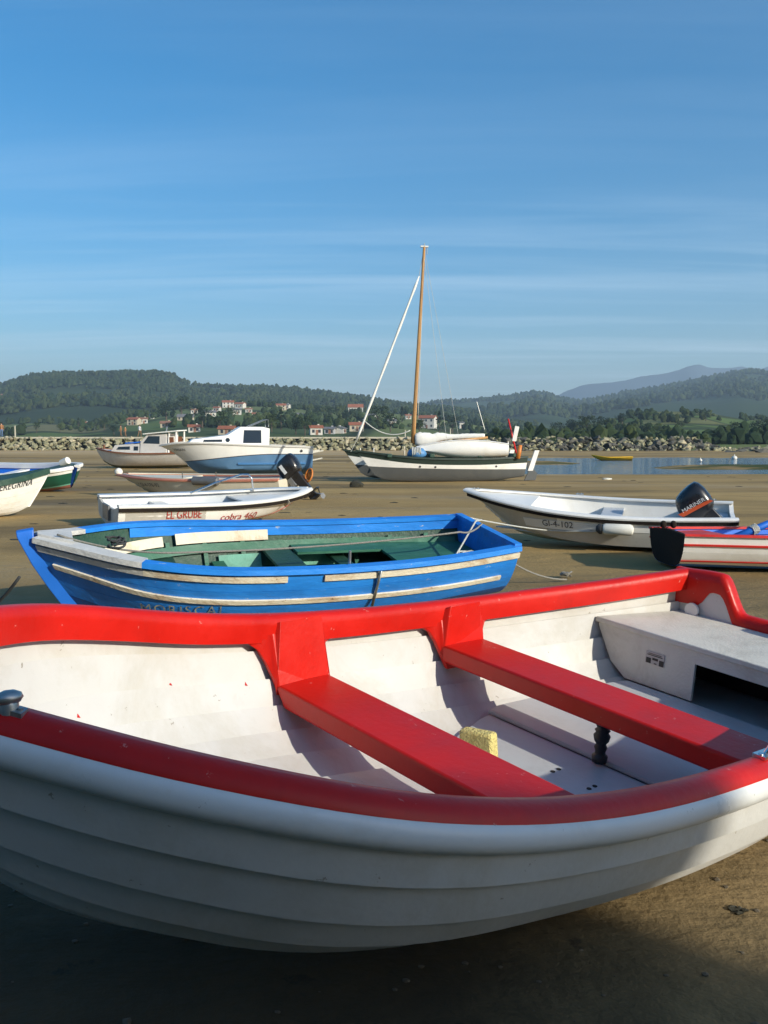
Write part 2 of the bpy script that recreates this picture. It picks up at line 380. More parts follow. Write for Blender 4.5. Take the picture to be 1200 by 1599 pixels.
    def text(s, parent, txt, u_c, z_c, size, m, side, name='lettering', off=.004, shear=0., slope=0., stretch=1.0, spacing=1.0):
        """flat lettering laid on the outside of the hull"""
        cu = bpy.data.curves.new('t', 'FONT'); cu.body = txt; cu.size = size; cu.align_x = 'CENTER'; cu.align_y = 'CENTER'; cu.shear = shear; cu.resolution_u = 3; cu.space_character = spacing
        to = bpy.data.objects.new('t', cu); COL.objects.link(to); bpy.context.view_layer.update()
        me = bpy.data.meshes.new_from_object(to.evaluated_get(bpy.context.evaluated_depsgraph_get()))
        bpy.data.objects.remove(to)
        for v in me.vertices:
            x, z = v.co.x*stretch, v.co.y
            # seen from outside: on the starboard side (y<0) +x reads to the right, on port it reads to the left
            du = (x if side < 0 else -x)/s.L; u = min(1, max(0, u_c+du)); vv = s.v_at(u, z_c+slope*x+z)
            v.co = s.sf(u, vv, side, off)
        me.materials.clear(); me.materials.append(M[m])
        o = bpy.data.objects.new(name, me); return link(o, parent)
def boat_matrix(bow_dir, loc, heel=0., trim=0.):
    """heel>0 lowers the starboard side (y<0); trim>0 lifts the bow; loc = local origin"""
    yaw = math.atan2(bow_dir[1], bow_dir[0])
    return Matrix.Translation(Vector(loc)) @ Matrix.Rotation(yaw, 4, 'Z') @ Matrix.Rotation(heel, 4, 'X') @ Matrix.Rotation(-trim, 4, 'Y')

# ================================================================ THE SETTING
def nz(x, y, z=0.): return mnoise.noise(Vector((x, y, z)))
def fbm(x, y, z=0., o=4):
    a, s_, f_ = 0, 1, 1
    for _ in range(o): a += s_*nz(x*f_, y*f_, z); s_ *= .5; f_ *= 2.03
    return a
def ground_h(x, y):
    if y > 170 or y < -40 or abs(x) > 220: return -.2 if y > 100 else 0.
    h = .012*fbm(x*.9, y*.9, 3.1, 3)*min(1, .3+y*.02 if y > 0 else .3)+.03*nz(x*.07, y*.12, 8.)*sst(6, 30, y)
    # tidal channel on the right, with bars and weed banks standing out of it
    e = 2.2*fbm(x*.10, y*.16, 5.)+.6*nz(x*.5, y*.8, 2.)
    xl = .155*y-.3
    ins = sst(35.6, 39.5, y+e*.5)*(1-sst(72, 84, y+e*2))*sst(xl-1.5, xl+2.5, x+e*.7)
    bar = math.exp(-((x-(9.8+.02*(y-56)))/3.2)**2-((y-58)/4.2)**2)*1.1
    weed = sst(12.2, 16.5, x+e*.8)*math.exp(-((y-47.5-(x-14)*.05+e*.25)/3.4)**2)*1.15
    weed2 = sst(17, 22, x)*math.exp(-((y-39-.0*x)/1.6)**2)*.9
    h += ins*(-.22+.27*bar+.25*weed+.2*weed2+.05*fbm(x*.25, y*.4, 9., 3))
    h += .175*sst(5.6, 3.4, y)
    h += .16*sst(92, 121, y)*sst(24, -10, x) + .10*sst(96, 116, y)*sst(-10, 24, x)*sst(48, 42, x)
    return h
def lines(a, segs):
    r = [a]
    for b, st in segs:
        n = max(1, round((b-r[-1])/st)); a0 = r[-1]; r += [a0+(b-a0)*i/n for i in range(1, n+1)]
    return r
ys = lines(-6000, [(-600, 1800), (-60, 90), (-12, 8), (0, 1), (12, .25), (34, .6), (44, .4), (86, .7), (124, 1.6), (180, 8), (1200, 170), (30000, 4800)])
xs = lines(-30000, [(-3000, 4500), (-300, 450), (-80, 20), (-30, 2.5), (-6, 1), (6, .3), (40, .8), (80, 2), (300, 20), (3000, 450), (30000, 4500)])
GV = [(x, y, ground_h(x, y)) for y in ys for x in xs]; nx_ = len(xs)
GF = [[j*nx_+i, j*nx_+i+1, (j+1)*nx_+i+1, (j+1)*nx_+i] for j in range(len(ys)-1) for i in range(nx_-1)]

def sand_material():
    m = bpy.data.materials.new('tidal_sand'); m.use_nodes = True; t = m.node_tree; t.nodes.clear()
    o = N(t, 'ShaderNodeOutputMaterial'); b = N(t, 'ShaderNodeBsdfPrincipled'); lk(t, b.outputs[0], o.inputs[0])
    g = N(t, 'ShaderNodeNewGeometry').outputs['Position']
    def noise(scale, st=(1, 1, 1), det=8, rough=.6, dist=0., rot=0.):
        mpn = N(t, 'ShaderNodeMapping'); lk(t, g, mpn.inputs[0]); mpn.inputs['Scale'].default_value = st; mpn.inputs['Rotation'].default_value = (0, 0, rot)
        n = N(t, 'ShaderNodeTexNoise'); lk(t, mpn.outputs[0], n.inputs['Vector']); n.inputs['Scale'].default_value = scale; n.inputs['Detail'].default_value = det; n.inputs['Roughness'].default_value = rough; n.inputs['Distortion'].default_value = dist
        return n.outputs['Fac']
    def ramp(src, a, b_, lo=0., hi=1.):
        r = N(t, 'ShaderNodeMapRange'); r.interpolation_type = 'SMOOTHSTEP'; lk(t, src, r.inputs[0]); r.inputs[1].default_value = a; r.inputs[2].default_value = b_; r.inputs[3].default_value = lo; r.inputs[4].default_value = hi; return r.outputs[0]
    def mix(f_, a, b_):
        n = N(t, 'ShaderNodeMixRGB')
        lk(t, f_, n.inputs['Fac'])
        for k, c in (('Color1', a), ('Color2', b_)):
            if isinstance(c, tuple): n.inputs[k].default_value = (*c, 1)
            else: lk(t, c, n.inputs[k])
        return n.outputs[0]
    def math_(op, a, b_):
        n = N(t, 'ShaderNodeMath', operation=op)
        for k, c in ((0, a), (1, b_)):
            if isinstance(c, (int, float)): n.inputs[k].default_value = c
            else: lk(t, c, n.inputs[k])
        return n.outputs[0]
    sp = N(t, 'ShaderNodeSeparateXYZ'); lk(t, g, sp.inputs[0])
    c = mix(ramp(noise(.35, (.5, 1, 1)), .35, .65), (.42, .285, .115), (.32, .215, .088))
    c = mix(ramp(noise(.16, (.28, 1, 1), 6, .6, .6, .12), .50, .62), c, (.20, .142, .066))         # wet darker bands
    c = mix(ramp(noise(.9, (.14, 1, 1), 8, .65, .3, -.06), .60, .68), c, (.115, .092, .060))         # rills and dark streaks
    c = mix(ramp(noise(.55, (.3, 1, 1), 9, .7), .61, .70, 0, .6), c, (.135, .135, .052))             # green film
    dry = math_('MULTIPLY', ramp(sp.outputs['Y'], 78, 104), ramp(sp.outputs['X'], 26, -5))
    c = mix(dry, c, (.50, .35, .17))
    # the weed banks beside the channel
    wz = math_('MULTIPLY', ramp(sp.outputs['Y'], 33, 40), ramp(sp.outputs['Y'], 66, 54))
    wz = math_('MULTIPLY', wz, ramp(sp.outputs['X'], 4, 13))
    wz = math_('MULTIPLY', wz, ramp(noise(.30, (.35, 1, 1), 7, .65), .40, .50))
    c = mix(wz, c, (.050, .068, .018))
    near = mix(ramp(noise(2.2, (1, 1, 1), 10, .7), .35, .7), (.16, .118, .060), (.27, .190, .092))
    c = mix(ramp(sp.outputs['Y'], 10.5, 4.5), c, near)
    c = mix(ramp(noise(9, (1, 1, 1), 4, .6), .66, .72, 0, .6), c, (.045, .042, .034))
    # foreground shade painted into the mud colour as a dark patch by the keel
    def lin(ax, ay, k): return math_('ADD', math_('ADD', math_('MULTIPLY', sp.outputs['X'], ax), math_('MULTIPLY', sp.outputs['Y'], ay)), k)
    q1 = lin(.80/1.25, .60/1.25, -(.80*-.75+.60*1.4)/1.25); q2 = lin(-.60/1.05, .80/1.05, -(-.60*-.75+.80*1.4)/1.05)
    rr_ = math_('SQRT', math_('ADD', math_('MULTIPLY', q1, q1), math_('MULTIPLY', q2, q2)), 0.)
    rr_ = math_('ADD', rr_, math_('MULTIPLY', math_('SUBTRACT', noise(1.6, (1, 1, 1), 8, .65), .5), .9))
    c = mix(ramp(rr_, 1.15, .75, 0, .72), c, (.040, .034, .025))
    grass = math_('MULTIPLY', ramp(sp.outputs['Y'], 124, 132), 1)
    c = mix(grass, c, (.060, .085, .028))
    lk(t, c, b.inputs['Base Color'])
    wet = ramp(noise(.22, (.3, 1, 1), 6, .6, .4), .44, .66, .92, .50)
    lk(t, wet, b.inputs['Roughness']); b.inputs['Specular IOR Level'].default_value = .14
    h1 = noise(3.2, (.45, 1, 1), 8, .6, .5); h2 = noise(26, (1, 1, 1), 6, .65)
    wv = N(t, 'ShaderNodeTexWave', wave_type='BANDS', bands_direction='Y'); lk(t, g, wv.inputs['Vector']); wv.inputs['Scale'].default_value = 3.6; wv.inputs['Distortion'].default_value = 11; wv.inputs['Detail'].default_value = 3; wv.inputs['Detail Scale'].default_value = .6
    rip = math_('MULTIPLY', wv.outputs['Fac'], ramp(noise(.18, (.5, 1, 1), 4), .48, .62, 0, .12))
    hh = math_('ADD', math_('ADD', math_('MULTIPLY', h1, 1.0), math_('MULTIPLY', h2, .28)), rip)
    bp = N(t, 'ShaderNodeBump'); bp.inputs['Strength'].default_value = .6; bp.inputs['Distance'].default_value = .07; lk(t, hh, bp.inputs['Height']); lk(t, bp.outputs[0], b.inputs['Normal'])
    return m
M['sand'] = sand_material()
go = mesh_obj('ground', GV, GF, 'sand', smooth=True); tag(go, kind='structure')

def water_material():
    m = bpy.data.materials.new('water'); m.use_nodes = True; t = m.node_tree; t.nodes.clear()
    o = N(t, 'ShaderNodeOutputMaterial'); b = N(t, 'ShaderNodeBsdfPrincipled'); lk(t, b.outputs[0], o.inputs[0])
    b.inputs['Base Color'].default_value = (.020, .085, .17, 1); b.inputs['Roughness'].default_value = .06; b.inputs['IOR'].default_value = 1.33
    g = N(t, 'ShaderNodeNewGeometry').outputs['Position']
    mpn = N(t, 'ShaderNodeMapping'); lk(t, g, mpn.inputs[0]); mpn.inputs['Scale'].default_value = (.6, 1.6, 1)
    n = N(t, 'ShaderNodeTexNoise'); lk(t, mpn.outputs[0], n.inputs['Vector']); n.inputs['Scale'].default_value = 2.2; n.inputs['Detail'].default_value = 6
    bp = N(t, 'ShaderNodeBump'); bp.inputs['Strength'].default_value = .5; bp.inputs['Distance'].default_value = .10; lk(t, n.outputs['Fac'], bp.inputs['Height']); lk(t, bp.outputs[0], b.inputs['Normal'])
    return m
M['water'] = water_material()
wo = mesh_obj('water', [(4, 34, -.085), (90, 34, -.085), (160, 88, -.085), (6, 88, -.085)], [[0, 1, 2, 3]], 'water'); tag(wo, kind='structure')

# the quay behind the photographer, whose shade lies over the foreground
mat('quay_stone', (.42, .37, .29), .85, .25, 2, dirt=(.30, .26, .20), dirt_amt=.4, bump=.6, bscale=12)
def shade_pt(gx, gy, Y):
    t = (gy-Y)/(-SUN_DIR.y); return gx+SUN_DIR.x*t, SUN_DIR.z*t
QY = -5.5
SD = -SUN_DIR/SUN_DIR.z
def drop(x, y, z): return (x+SD.x*z, y+SD.y*z)
e1 = drop(.72, 1.87, .59); e2 = drop(-.09, 1.33, .80)
qp = [shade_pt(-40, e1[1]+.10, QY), shade_pt(e1[0]-2.2, e1[1]+.06, QY), shade_pt(e1[0], e1[1], QY), shade_pt(.75, 1.86, QY), shade_pt(2.0, 1.15, QY), shade_pt(3.2, .1, QY)]
quay = thing('stone_quay', 'high stone quay with sloping end behind the viewpoint', 'quay', (0, QY, 0))
poly = [(qp[0][0], 0, -.3)]+[(x, 0, z-.12) for x, z in qp]+[(qp[-1][0]+.4, 0, -.3)]
MB().prism(poly, (0, -5, 0)).build('quay_body', 'quay_stone', quay)
cop = [(x, .06, z-.12) for x, z in qp]+[(x, .06, z) for x, z in qp[::-1]]
MB().prism(cop, (0, -.7, 0)).build('coping', 'quay_stone', quay)

# ---------------------------------------------------------------- breakwater of boulders
mat('rock_a', (.42, .37, .25), .9, .30, 1.6, dirt=(.16, .15, .09), dirt_amt=.45, dirt_scale=1.2, bump=.8, bscale=5, world=True)
mat('rock_b', (.29, .27, .17), .9, .30, 1.6, dirt=(.13, .14, .07), dirt_amt=.5, dirt_scale=1.2, bump=.8, bscale=5, world=True)
mat('rock_c', (.085, .082, .07), .9, .35, 1.6, dirt=(.30, .28, .23), dirt_amt=.18, dirt_scale=1.4, bump=.8, bscale=5, world=True)
mat('rock_core', (.07, .065, .05), .95, .3, 2, world=True)
mat('coping', (.46, .43, .34), .85, .12, 1, world=True)
WY = 122.0
def stone_mesh(rg, m):
    bm = bmesh.new()
    for _ in range(10):
        d = Vector((rg.gauss(0, 1), rg.gauss(0, 1), rg.gauss(0, 1))).normalized()
        bm.verts.new((d.x*.62*rg.uniform(.8, 1.1), d.y*.55*rg.uniform(.8, 1.1), d.z*.46*rg.uniform(.8, 1.1)))
    r = bmesh.ops.convex_hull(bm, input=bm.verts)
    bmesh.ops.delete(bm, geom=[v for v in bm.verts if not v.link_faces], context='VERTS')
    me = bpy.data.meshes.new('stone'); bm.to_mesh(me); bm.free(); me.materials.append(M[m]); return me
rg = random.Random(11)
SM = {k: [stone_mesh(rg, k) for _ in range(5)] for k in ('rock_a', 'rock_b', 'rock_c')}
bw = thing('stone_breakwater', 'long low breakwater of piled boulders across the far side of the flats', 'breakwater', (0, WY, 0))
MB().prism([(-190, .9, -.4), (-190, 2.6, 1.75), (-190, 5.5, 1.75), (-190, 8, -.4)], (206, 0, 0)).build('core', 'rock_core', bw)
MB().prism([(16, 1.0, -.4), (16, 2.6, 1.15), (16, 4.4, 1.15), (16, 6, -.4)], (25, 0, 0)).build('core', 'rock_core', bw)
MB().prism([(-190, 1.9, 1.76), (-190, 1.9, 1.98), (-190, 5.2, 1.98), (-190, 5.2, 1.76)], (202, 0, 0)).build('coping', 'coping', bw)
stones = []
x = -95.
while x < 56:
    right = x > 13.5
    for row in range(6):
        s_ = rg.uniform(.5, 1.05)*(1.15 if right else 1.)
        top = 1.72 if not right else 1.45*sst(47, 42, x)+.25
        zf = (row+.3)/5.6
        z = .05+zf*(top-.05)+rg.uniform(-.14, .14)
        if right and row == 5: z += rg.uniform(-.1, .25)
        yy = .2+zf*1.9+rg.uniform(-.2, .2)
        k = 'rock_c' if (right and rg.random() < .88) else ('rock_a' if rg.random() < .62 else 'rock_b')
        stones.append((x+rg.uniform(-.4, .4)+.4*(row % 2), yy, z, s_, k))
    x += rg.uniform(.42, .70)
inview = [s_ for s_ in stones if -58 < s_[0] < 52]
inview.sort(key=lambda q: -q[3]); solo = set(id(s_) for s_ in inview[:300])
rest = MB()
for s_ in stones:
    me = rg.choice(SM[s_[4]]); mtx = Matrix.Translation((s_[0], s_[1], s_[2])) @ Matrix.Rotation(rg.uniform(0, 6.3), 4, 'Z') @ Matrix.Rotation(rg.uniform(-.5, .5), 4, 'X') @ Matrix.Diagonal((s_[3], s_[3], s_[3]*.95, 1))
    if id(s_) in solo:
        o = bpy.data.objects.new('boulder', me); link(o, bw); o.matrix_local = mtx
    else:
        rest.add([mtx @ v.co for v in me.vertices], [list(f.vertices) for f in me.polygons])
tag(rest.build('boulder_rubble', 'rock_b', bw), kind='stuff')
# low outlying rocks beyond its end
for i, (px, py, s_) in enumerate(((1108, 704, 1.0), (1123, 703, .8), (1139, 707, .9), (1158, 706, 1.1), (1176, 705, .9), (1192, 707, 1.2))):
    p = G(px, py, 0); o = bpy.data.objects.new('shore_rock', SM['rock_c'][i % 5]); link(o); o.location = (p.x, p.y, .12); o.scale = (s_*1.6, s_, s_*.8); o.rotation_euler = (0, 0, i*1.3)
    tag(o, ('first', 'second', 'third', 'fourth', 'fifth', 'sixth')[i]+' low dark rock counted out from the tip of the breakwater', 'rock', 'rocks off the end of the breakwater')

# ---------------------------------------------------------------- hills
def az_px(px): return (px-600)/F
class Ridge:
    def __init__(s, name, prof, D, D0, z0, rough, pw=1.3, fade=.6):
        s.name, s.prof, s.D, s.D0, s.z0, s.rough, s.pw, s.fade = name, prof, D, D0, z0, rough, pw, fade
    def crest(s, t): return EYE+(HZ-spl(s.prof, 600+F*t))/F*s.D+(s.D*.0021*fbm(t*38, 1.7, 3., 5) if s.D > 4000 else 0)     # t = x/y
    def h(s, x, y):
        t = x/y; r = y
        k = (r-s.D0)/(s.D-s.D0); c = s.crest(t)
        n = fbm(x/s.D*9, y/s.D*9, s.D*.01, 4)
        if k <= 1: kk = max(0, k)**s.pw
        else: kk = max(0, 1-((k-1)/s.fade)**1.5)
        return s.z0+(c-s.z0)*kk+s.rough*n*min(1, max(0, k)*3)*(1-.8*math.exp(-((k-1)/.08)**2))
    def mesh(s, m, na=170, nr=36, t0=-.95, t1=.95):
        V = []; Fs = []
        kmax = 1+s.fade
        for j in range(nr+1):
            k = kmax*(j/nr)
            y = s.D0+(s.D-s.D0)*k
            for i in range(na+1):
                t = lerp(t0, t1, i/na); x = t*y; V.append((x, y, s.h(x, y)-(0 if 0 < j < nr else 3)))
        for j in range(nr):
            for i in range(na): a = j*(na+1)+i; Fs.append([a, a+1, a+na+2, a+na+1])
        o = mesh_obj(s.name, V, Fs, m, smooth=True); tag(o, kind='structure'); return o
    def at(s, px, py):
        """the first point up the slope that is seen at this pixel"""
        t = az_px(px); want = (HZ-py)/F
        for i in range(1, 161):
            y = lerp(s.D0, s.D, i/160); z = s.h(t*y, y)
            if (z-EYE)/y >= want: return Vector((t*y, y, z))
        y = s.D; return Vector((t*y, y, s.h(t*y, y)))
def land_material(name, cols, scale, vor=None, forest=None):
    m = bpy.data.materials.new(name); m.use_nodes = True; t = m.node_tree; t.nodes.clear()
    o = N(t, 'ShaderNodeOutputMaterial'); b = N(t, 'ShaderNodeBsdfPrincipled'); lk(t, b.outputs[0], o.inputs[0]); b.inputs['Roughness'].default_value = .95; b.inputs['Specular IOR Level'].default_value = .1
    g = N(t, 'ShaderNodeNewGeometry').outputs['Position']
    n = N(t, 'ShaderNodeTexNoise'); lk(t, g, n.inputs['Vector']); n.inputs['Scale'].default_value = scale; n.inputs['Detail'].default_value = 9; n.inputs['Roughness'].default_value = .65
    cr = N(t, 'ShaderNodeValToRGB'); lk(t, n.outputs['Fac'], cr.inputs[0]); el = cr.color_ramp.elements
    el[0].position = .32; el[0].color = (*cols[0], 1); el[1].position = .68; el[1].color = (*cols[-1], 1)
    for i, c in enumerate(cols[1:-1]): e = el.new(.32+.36*(i+1)/(len(cols)-1)); e.color = (*c, 1)
    c = cr.outputs[0]
    if vor:      # a patchwork of fields with hedges between them
        mpn = N(t, 'ShaderNodeMapping'); lk(t, g, mpn.inputs[0]); mpn.inputs['Scale'].default_value = vor[1]
        n0 = N(t, 'ShaderNodeTexNoise'); lk(t, mpn.outputs[0], n0.inputs['Vector']); n0.inputs['Scale'].default_value = vor[0]*.6
        ad = N(t, 'ShaderNodeVectorMath', operation='ADD'); lk(t, mpn.outputs[0], ad.inputs[0]); sc_ = N(t, 'ShaderNodeVectorMath', operation='SCALE'); lk(t, n0.outputs['Color'], sc_.inputs[0]); sc_.inputs['Scale'].default_value = .5/vor[0]; lk(t, sc_.outputs[0], ad.inputs[1])
        v = N(t, 'ShaderNodeTexVoronoi'); lk(t, ad.outputs[0], v.inputs['Vector']); v.inputs['Scale'].default_value = vor[0]
        v2 = N(t, 'ShaderNodeTexVoronoi', feature='DISTANCE_TO_EDGE'); lk(t, ad.outputs[0], v2.inputs['Vector']); v2.inputs['Scale'].default_value = vor[0]
        cr2 = N(t, 'ShaderNodeValToRGB'); sp = N(t, 'ShaderNodeSeparateColor'); lk(t, v.outputs['Color'], sp.inputs[0]); lk(t, sp.outputs[0], cr2.inputs[0]); cr2.color_ramp.interpolation = 'CONSTANT'
        e2 = cr2.color_ramp.elements; fc = vor[2]; e2[0].position = 0; e2[0].color = (*fc[0], 1); e2[1].position = 1/len(fc); e2[1].color = (*fc[1], 1)
        for i, q in enumerate(fc[2:]): e = e2.new((i+2)/len(fc)); e.color = (*q, 1)
        mx_ = N(t, 'ShaderNodeMixRGB'); mx_.inputs['Fac'].default_value = .8; lk(t, c, mx_.inputs['Color1']); lk(t, cr2.outputs[0], mx_.inputs['Color2'])
        hr = N(t, 'ShaderNodeMapRange'); lk(t, v2.outputs['Distance'], hr.inputs[0]); hr.inputs[1].default_value = .03; hr.inputs[2].default_value = .07; hr.inputs[3].default_value = .8; hr.inputs[4].default_value = 0
        mh = N(t, 'ShaderNodeMixRGB'); lk(t, hr.outputs[0], mh.inputs['Fac']); lk(t, mx_.outputs[0], mh.inputs['Color1']); mh.inputs['Color2'].default_value = (.022, .034, .012, 1); c = mh.outputs[0]
    lk(t, c, b.inputs['Base Color']); M[name] = m; return m
FIELDS = [(.11, .16, .045), (.15, .18, .06), (.08, .125, .036), (.19, .17, .075), (.06, .09, .03)]
land_material('village_land', [(.045, .065, .022), (.085, .11, .038), (.13, .15, .05)], .02, (.011, (1, .45, 1), FIELDS))
land_material('knoll_land', [(.045, .065, .020), (.085, .11, .032)], .02, (.016, (.7, 1, 1), [(.14, .20, .05), (.20, .20, .075), (.11, .16, .042), (.17, .17, .06)]))
land_material('forest_land', [(.022, .038, .018), (.036, .056, .024), (.055, .075, .03)], .006)
land_material('far_forest_land', [(.018, .034, .018), (.036, .055, .022), (.065, .085, .030), (.04, .05, .03)], .004, (.0022, (1, .6, 1), [(.035, .06, .024), (.05, .075, .03), (.12, .15, .05), (.04, .06, .028), (.08, .08, .04)]))
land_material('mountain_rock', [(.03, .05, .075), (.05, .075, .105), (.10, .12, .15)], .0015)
village = Ridge('village_slope', [(-900, 660), (-300, 664), (0, 663), (60, 660), (130, 664), (200, 650), (260, 640), (330, 635), (400, 634), (480, 640), (560, 643), (640, 648), (720, 660), (800, 672), (900, 682), (1000, 686), (2000, 687)], 760, 130, .9, 2.2, 2.1)
knoll = Ridge('field_knoll', [(-900, 689), (700, 688), (800, 684), (870, 674), (930, 659), (985, 648), (1040, 643), (1100, 645), (1140, 652), (1200, 657), (1400, 664), (2000, 670)], 560, 180, .6, 1.4, 1.9)
forest = Ridge('forest_hill', [(-900, 590), (-250, 612), (0, 606), (45, 594), (100, 588), (200, 585), (268, 589), (290, 600), (330, 606), (420, 608), (480, 614), (560, 624), (640, 634), (700, 644), (800, 662), (900, 680), (2000, 688)], 1500, 700, 4, 10, 1.0)
right_hill = Ridge('green_hill', [(-900, 680), (500, 670), (640, 640), (665, 634), (720, 630), (760, 627), (800, 622), (842, 617), (870, 624), (900, 630), (960, 619), (1040, 606), (1120, 590), (1160, 582), (1200, 584), (1300, 570), (2000, 560)], 2600, 900, 4, 16, 1.0)
mountain = Ridge('blue_mountain', [(-900, 690), (600, 668), (800, 640), (862, 622), (880, 611), (910, 602), (950, 598), (1000, 589), (1040, 581), (1062, 574), (1085, 570), (1105, 575), (1130, 573), (1152, 571), (1172, 577), (1200, 572), (1300, 565), (2000, 580)], 5200, 3600, 20, 40, 1.1, .35)
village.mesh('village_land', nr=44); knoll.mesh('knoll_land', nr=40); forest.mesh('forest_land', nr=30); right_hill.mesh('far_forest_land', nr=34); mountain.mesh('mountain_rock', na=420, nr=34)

# woods that clothe the hills: far too many to count
mat('wood_a', (.026, .043, .017), .9, .35, .02, world=True, spec=.1)
mat('wood_b', (.040, .056, .021), .9, .35, .02, world=True, spec=.1)
mat('wood_c', (.020, .036, .018), .9, .35, .02, world=True, spec=.1)
ICO = bmesh.new(); bmesh.ops.create_icosphere(ICO, subdivisions=1, radius=1)
IV = [v.co.copy() for v in ICO.verts]; IF = [[v.index for v in f.verts] for f in ICO.faces]; ICO.free()
def woods(name, label, ridge, n, mats, size, t0, t1, k0, k1, seed, cond=None, crest=0):
    rg = random.Random(seed); bufs = {m: ([], []) for m in mats}
    def blob(x, y, z, s_, m, tall=1.):
        V, Fs = bufs[m]; b = len(V)
        for v in IV:
            k = rg.uniform(.7, 1.25); V.append((x+v.x*s_*k, y+v.y*s_*k, z+v.z*s_*k*tall))
        Fs.extend([[i+b for i in f] for f in IF])
    c = 0; tries = 0
    while c < n and tries < n*8:
        tries += 1
        t = rg.uniform(t0, t1); k = rg.uniform(k0, k1) if c >= crest else rg.uniform(.96, 1.0)
        y = lerp(ridge.D0, ridge.D, k); x = t*y
        if cond and not cond(x, y, t, k): continue
        z = ridge.h(x, y); s_ = size*rg.uniform(.55, 1.25)
        m = mats[0] if nz(x/size*.03, y/size*.03, seed) > .1 else (mats[1] if rg.random() < .6 else mats[2])
        tall = rg.uniform(.8, 1.35); blob(x, y, z+s_*tall*.8, s_, m, tall)
        if rg.random() < .6: blob(x+rg.uniform(-.6, .6)*s_, y+rg.uniform(-.6, .6)*s_, z+s_*1.5*tall, s_*.6, m, tall)
        c += 1
    V = []; Fs = []; mi = []
    for i, m in enumerate(mats):
        b = len(V); V += bufs[m][0]; Fs += [[j+b for j in f] for f in bufs[m][1]]; mi += [i]*len(bufs[m][1])
    o = mesh_obj(name, V, Fs, mats, mids=mi); tag(o, label, 'woodland', kind='stuff'); return o
woods('forest', 'dark dense forest covering the long hill on the left', forest, 13000, ['wood_a', 'wood_b', 'wood_c'], 3.1, -.62, .20, .25, 1.0, 3, cond=lambda x, y, t, k: forest.crest(t) > 22 and fbm(x*.004, y*.006, 1.) > -.40 , crest=700)
woods('far_woodland', 'hazy woods scattered over the far green hills', right_hill, 5200, ['wood_a', 'wood_b', 'wood_c'], 5.2, -.05, .62, .3, 1.0, 5, cond=lambda x, y, t, k: fbm(x*.0024, y*.0034, 4.) > -.05 or k > .96, crest=420)
woods('hedgerow_thicket', 'dark thickets and hedges between the village fields', village, 1050, ['wood_a', 'wood_b', 'wood_c'], 2.3, -.60, .26, .30, 1.0, 8, cond=lambda x, y, t, k: fbm(x*.012, y*.007, 2.) > .16 or k > .97, crest=220)
woods('knoll_hedges', 'dark hedges and scrub on the low green knoll on the right', knoll, 620, ['wood_a', 'wood_b', 'wood_c'], 1.7, .12, .62, .04, 1.0, 9, cond=lambda x, y, t, k: fbm(x*.016, y*.006, 6.) > .20 or k < .16, crest=50)

# ---------------------------------------------------------------- single trees
mat('leaf_a', (.032, .052, .018), .85, .4, .4, spec=.15); mat('leaf_b', (.052, .075, .024), .85, .4, .4, spec=.15); mat('leaf_c', (.020, .038, .020), .85, .4, .4, spec=.15)
mat('bark', (.09, .065, .045), .9, .3, 4)
def tree_meshes(seed, kind, m):
    rg = random.Random(seed); H = 1.0; mb = MB(); mb.tube([(0, 0, -.05), (.01, 0, .25), (.0, .01, .55 if kind == 'round' else .9)], [.03, .024, .008], 6)
    for _ in range(4):
        a = rg.uniform(0, 6.3); z0 = rg.uniform(.25, .45); mb.tube([(0, 0, z0), (.14*math.cos(a), .14*math.sin(a), z0+.18)], [.012, .004], 5)
    tme = mb.build('trunk', 'bark'); tm = tme.data; bpy.data.objects.remove(tme)
    lb = MB(); cl = []
    for _ in range(26):
        if kind == 'round':
            a = rg.uniform(0, 6.3); r_ = rg.uniform(.05, .34); z = .34+.58*rg.random(); k = math.sqrt(max(.05, 1-((z-.60)/.40)**2)); cl.append((Vector((r_*k*math.cos(a), r_*k*math.sin(a), z)), rg.uniform(.09, .15)))
        else:
            z = rg.uniform(.12, .97); a = rg.uniform(0, 6.3); r_ = .24*(1-z)**.8*rg.uniform(.4, 1); cl.append((Vector((r_*math.cos(a), r_*math.sin(a), z)), .05+.07*(1-z)))
    for c, s_ in cl:
        for _ in range(26):
            d = Vector((rg.gauss(0, 1), rg.gauss(0, 1), rg.gauss(0, .8))).normalized()*s_*rg.uniform(.55, 1.05); p = c+d
            e1 = Vector((rg.gauss(0, 1), rg.gauss(0, 1), rg.gauss(0, 1))).normalized(); e2 = e1.cross(Vector((rg.gauss(0, 1), rg.gauss(0, 1), rg.gauss(0, 1)))).normalized(); q = rg.uniform(.018, .036)
            lb.add([p-e1*q, p+e2*q*.7, p+e1*q, p-e2*q*.7], [[0, 1, 2, 3]])
    co = lb.build('crown', m); cm = co.data; bpy.data.objects.remove(co); return tm, cm
TM = [tree_meshes(1, 'round', 'leaf_a'), tree_meshes(2, 'round', 'leaf_b'), tree_meshes(3, 'cone', 'leaf_c'), tree_meshes(4, 'round', 'leaf_c')]
def tree(p, h, k, label, group=None, wide=1.):
    t = thing(('round_tree', 'round_tree', 'conifer_tree', 'round_tree')[k], label, 'tree', p, (0, 0, rnd.uniform(0, 6.3)), group); t.scale = (h*wide, h*wide, h)
    for nm, me in zip(('trunk', 'crown'), TM[k]): link(bpy.data.objects.new(nm, me), t)
    return t
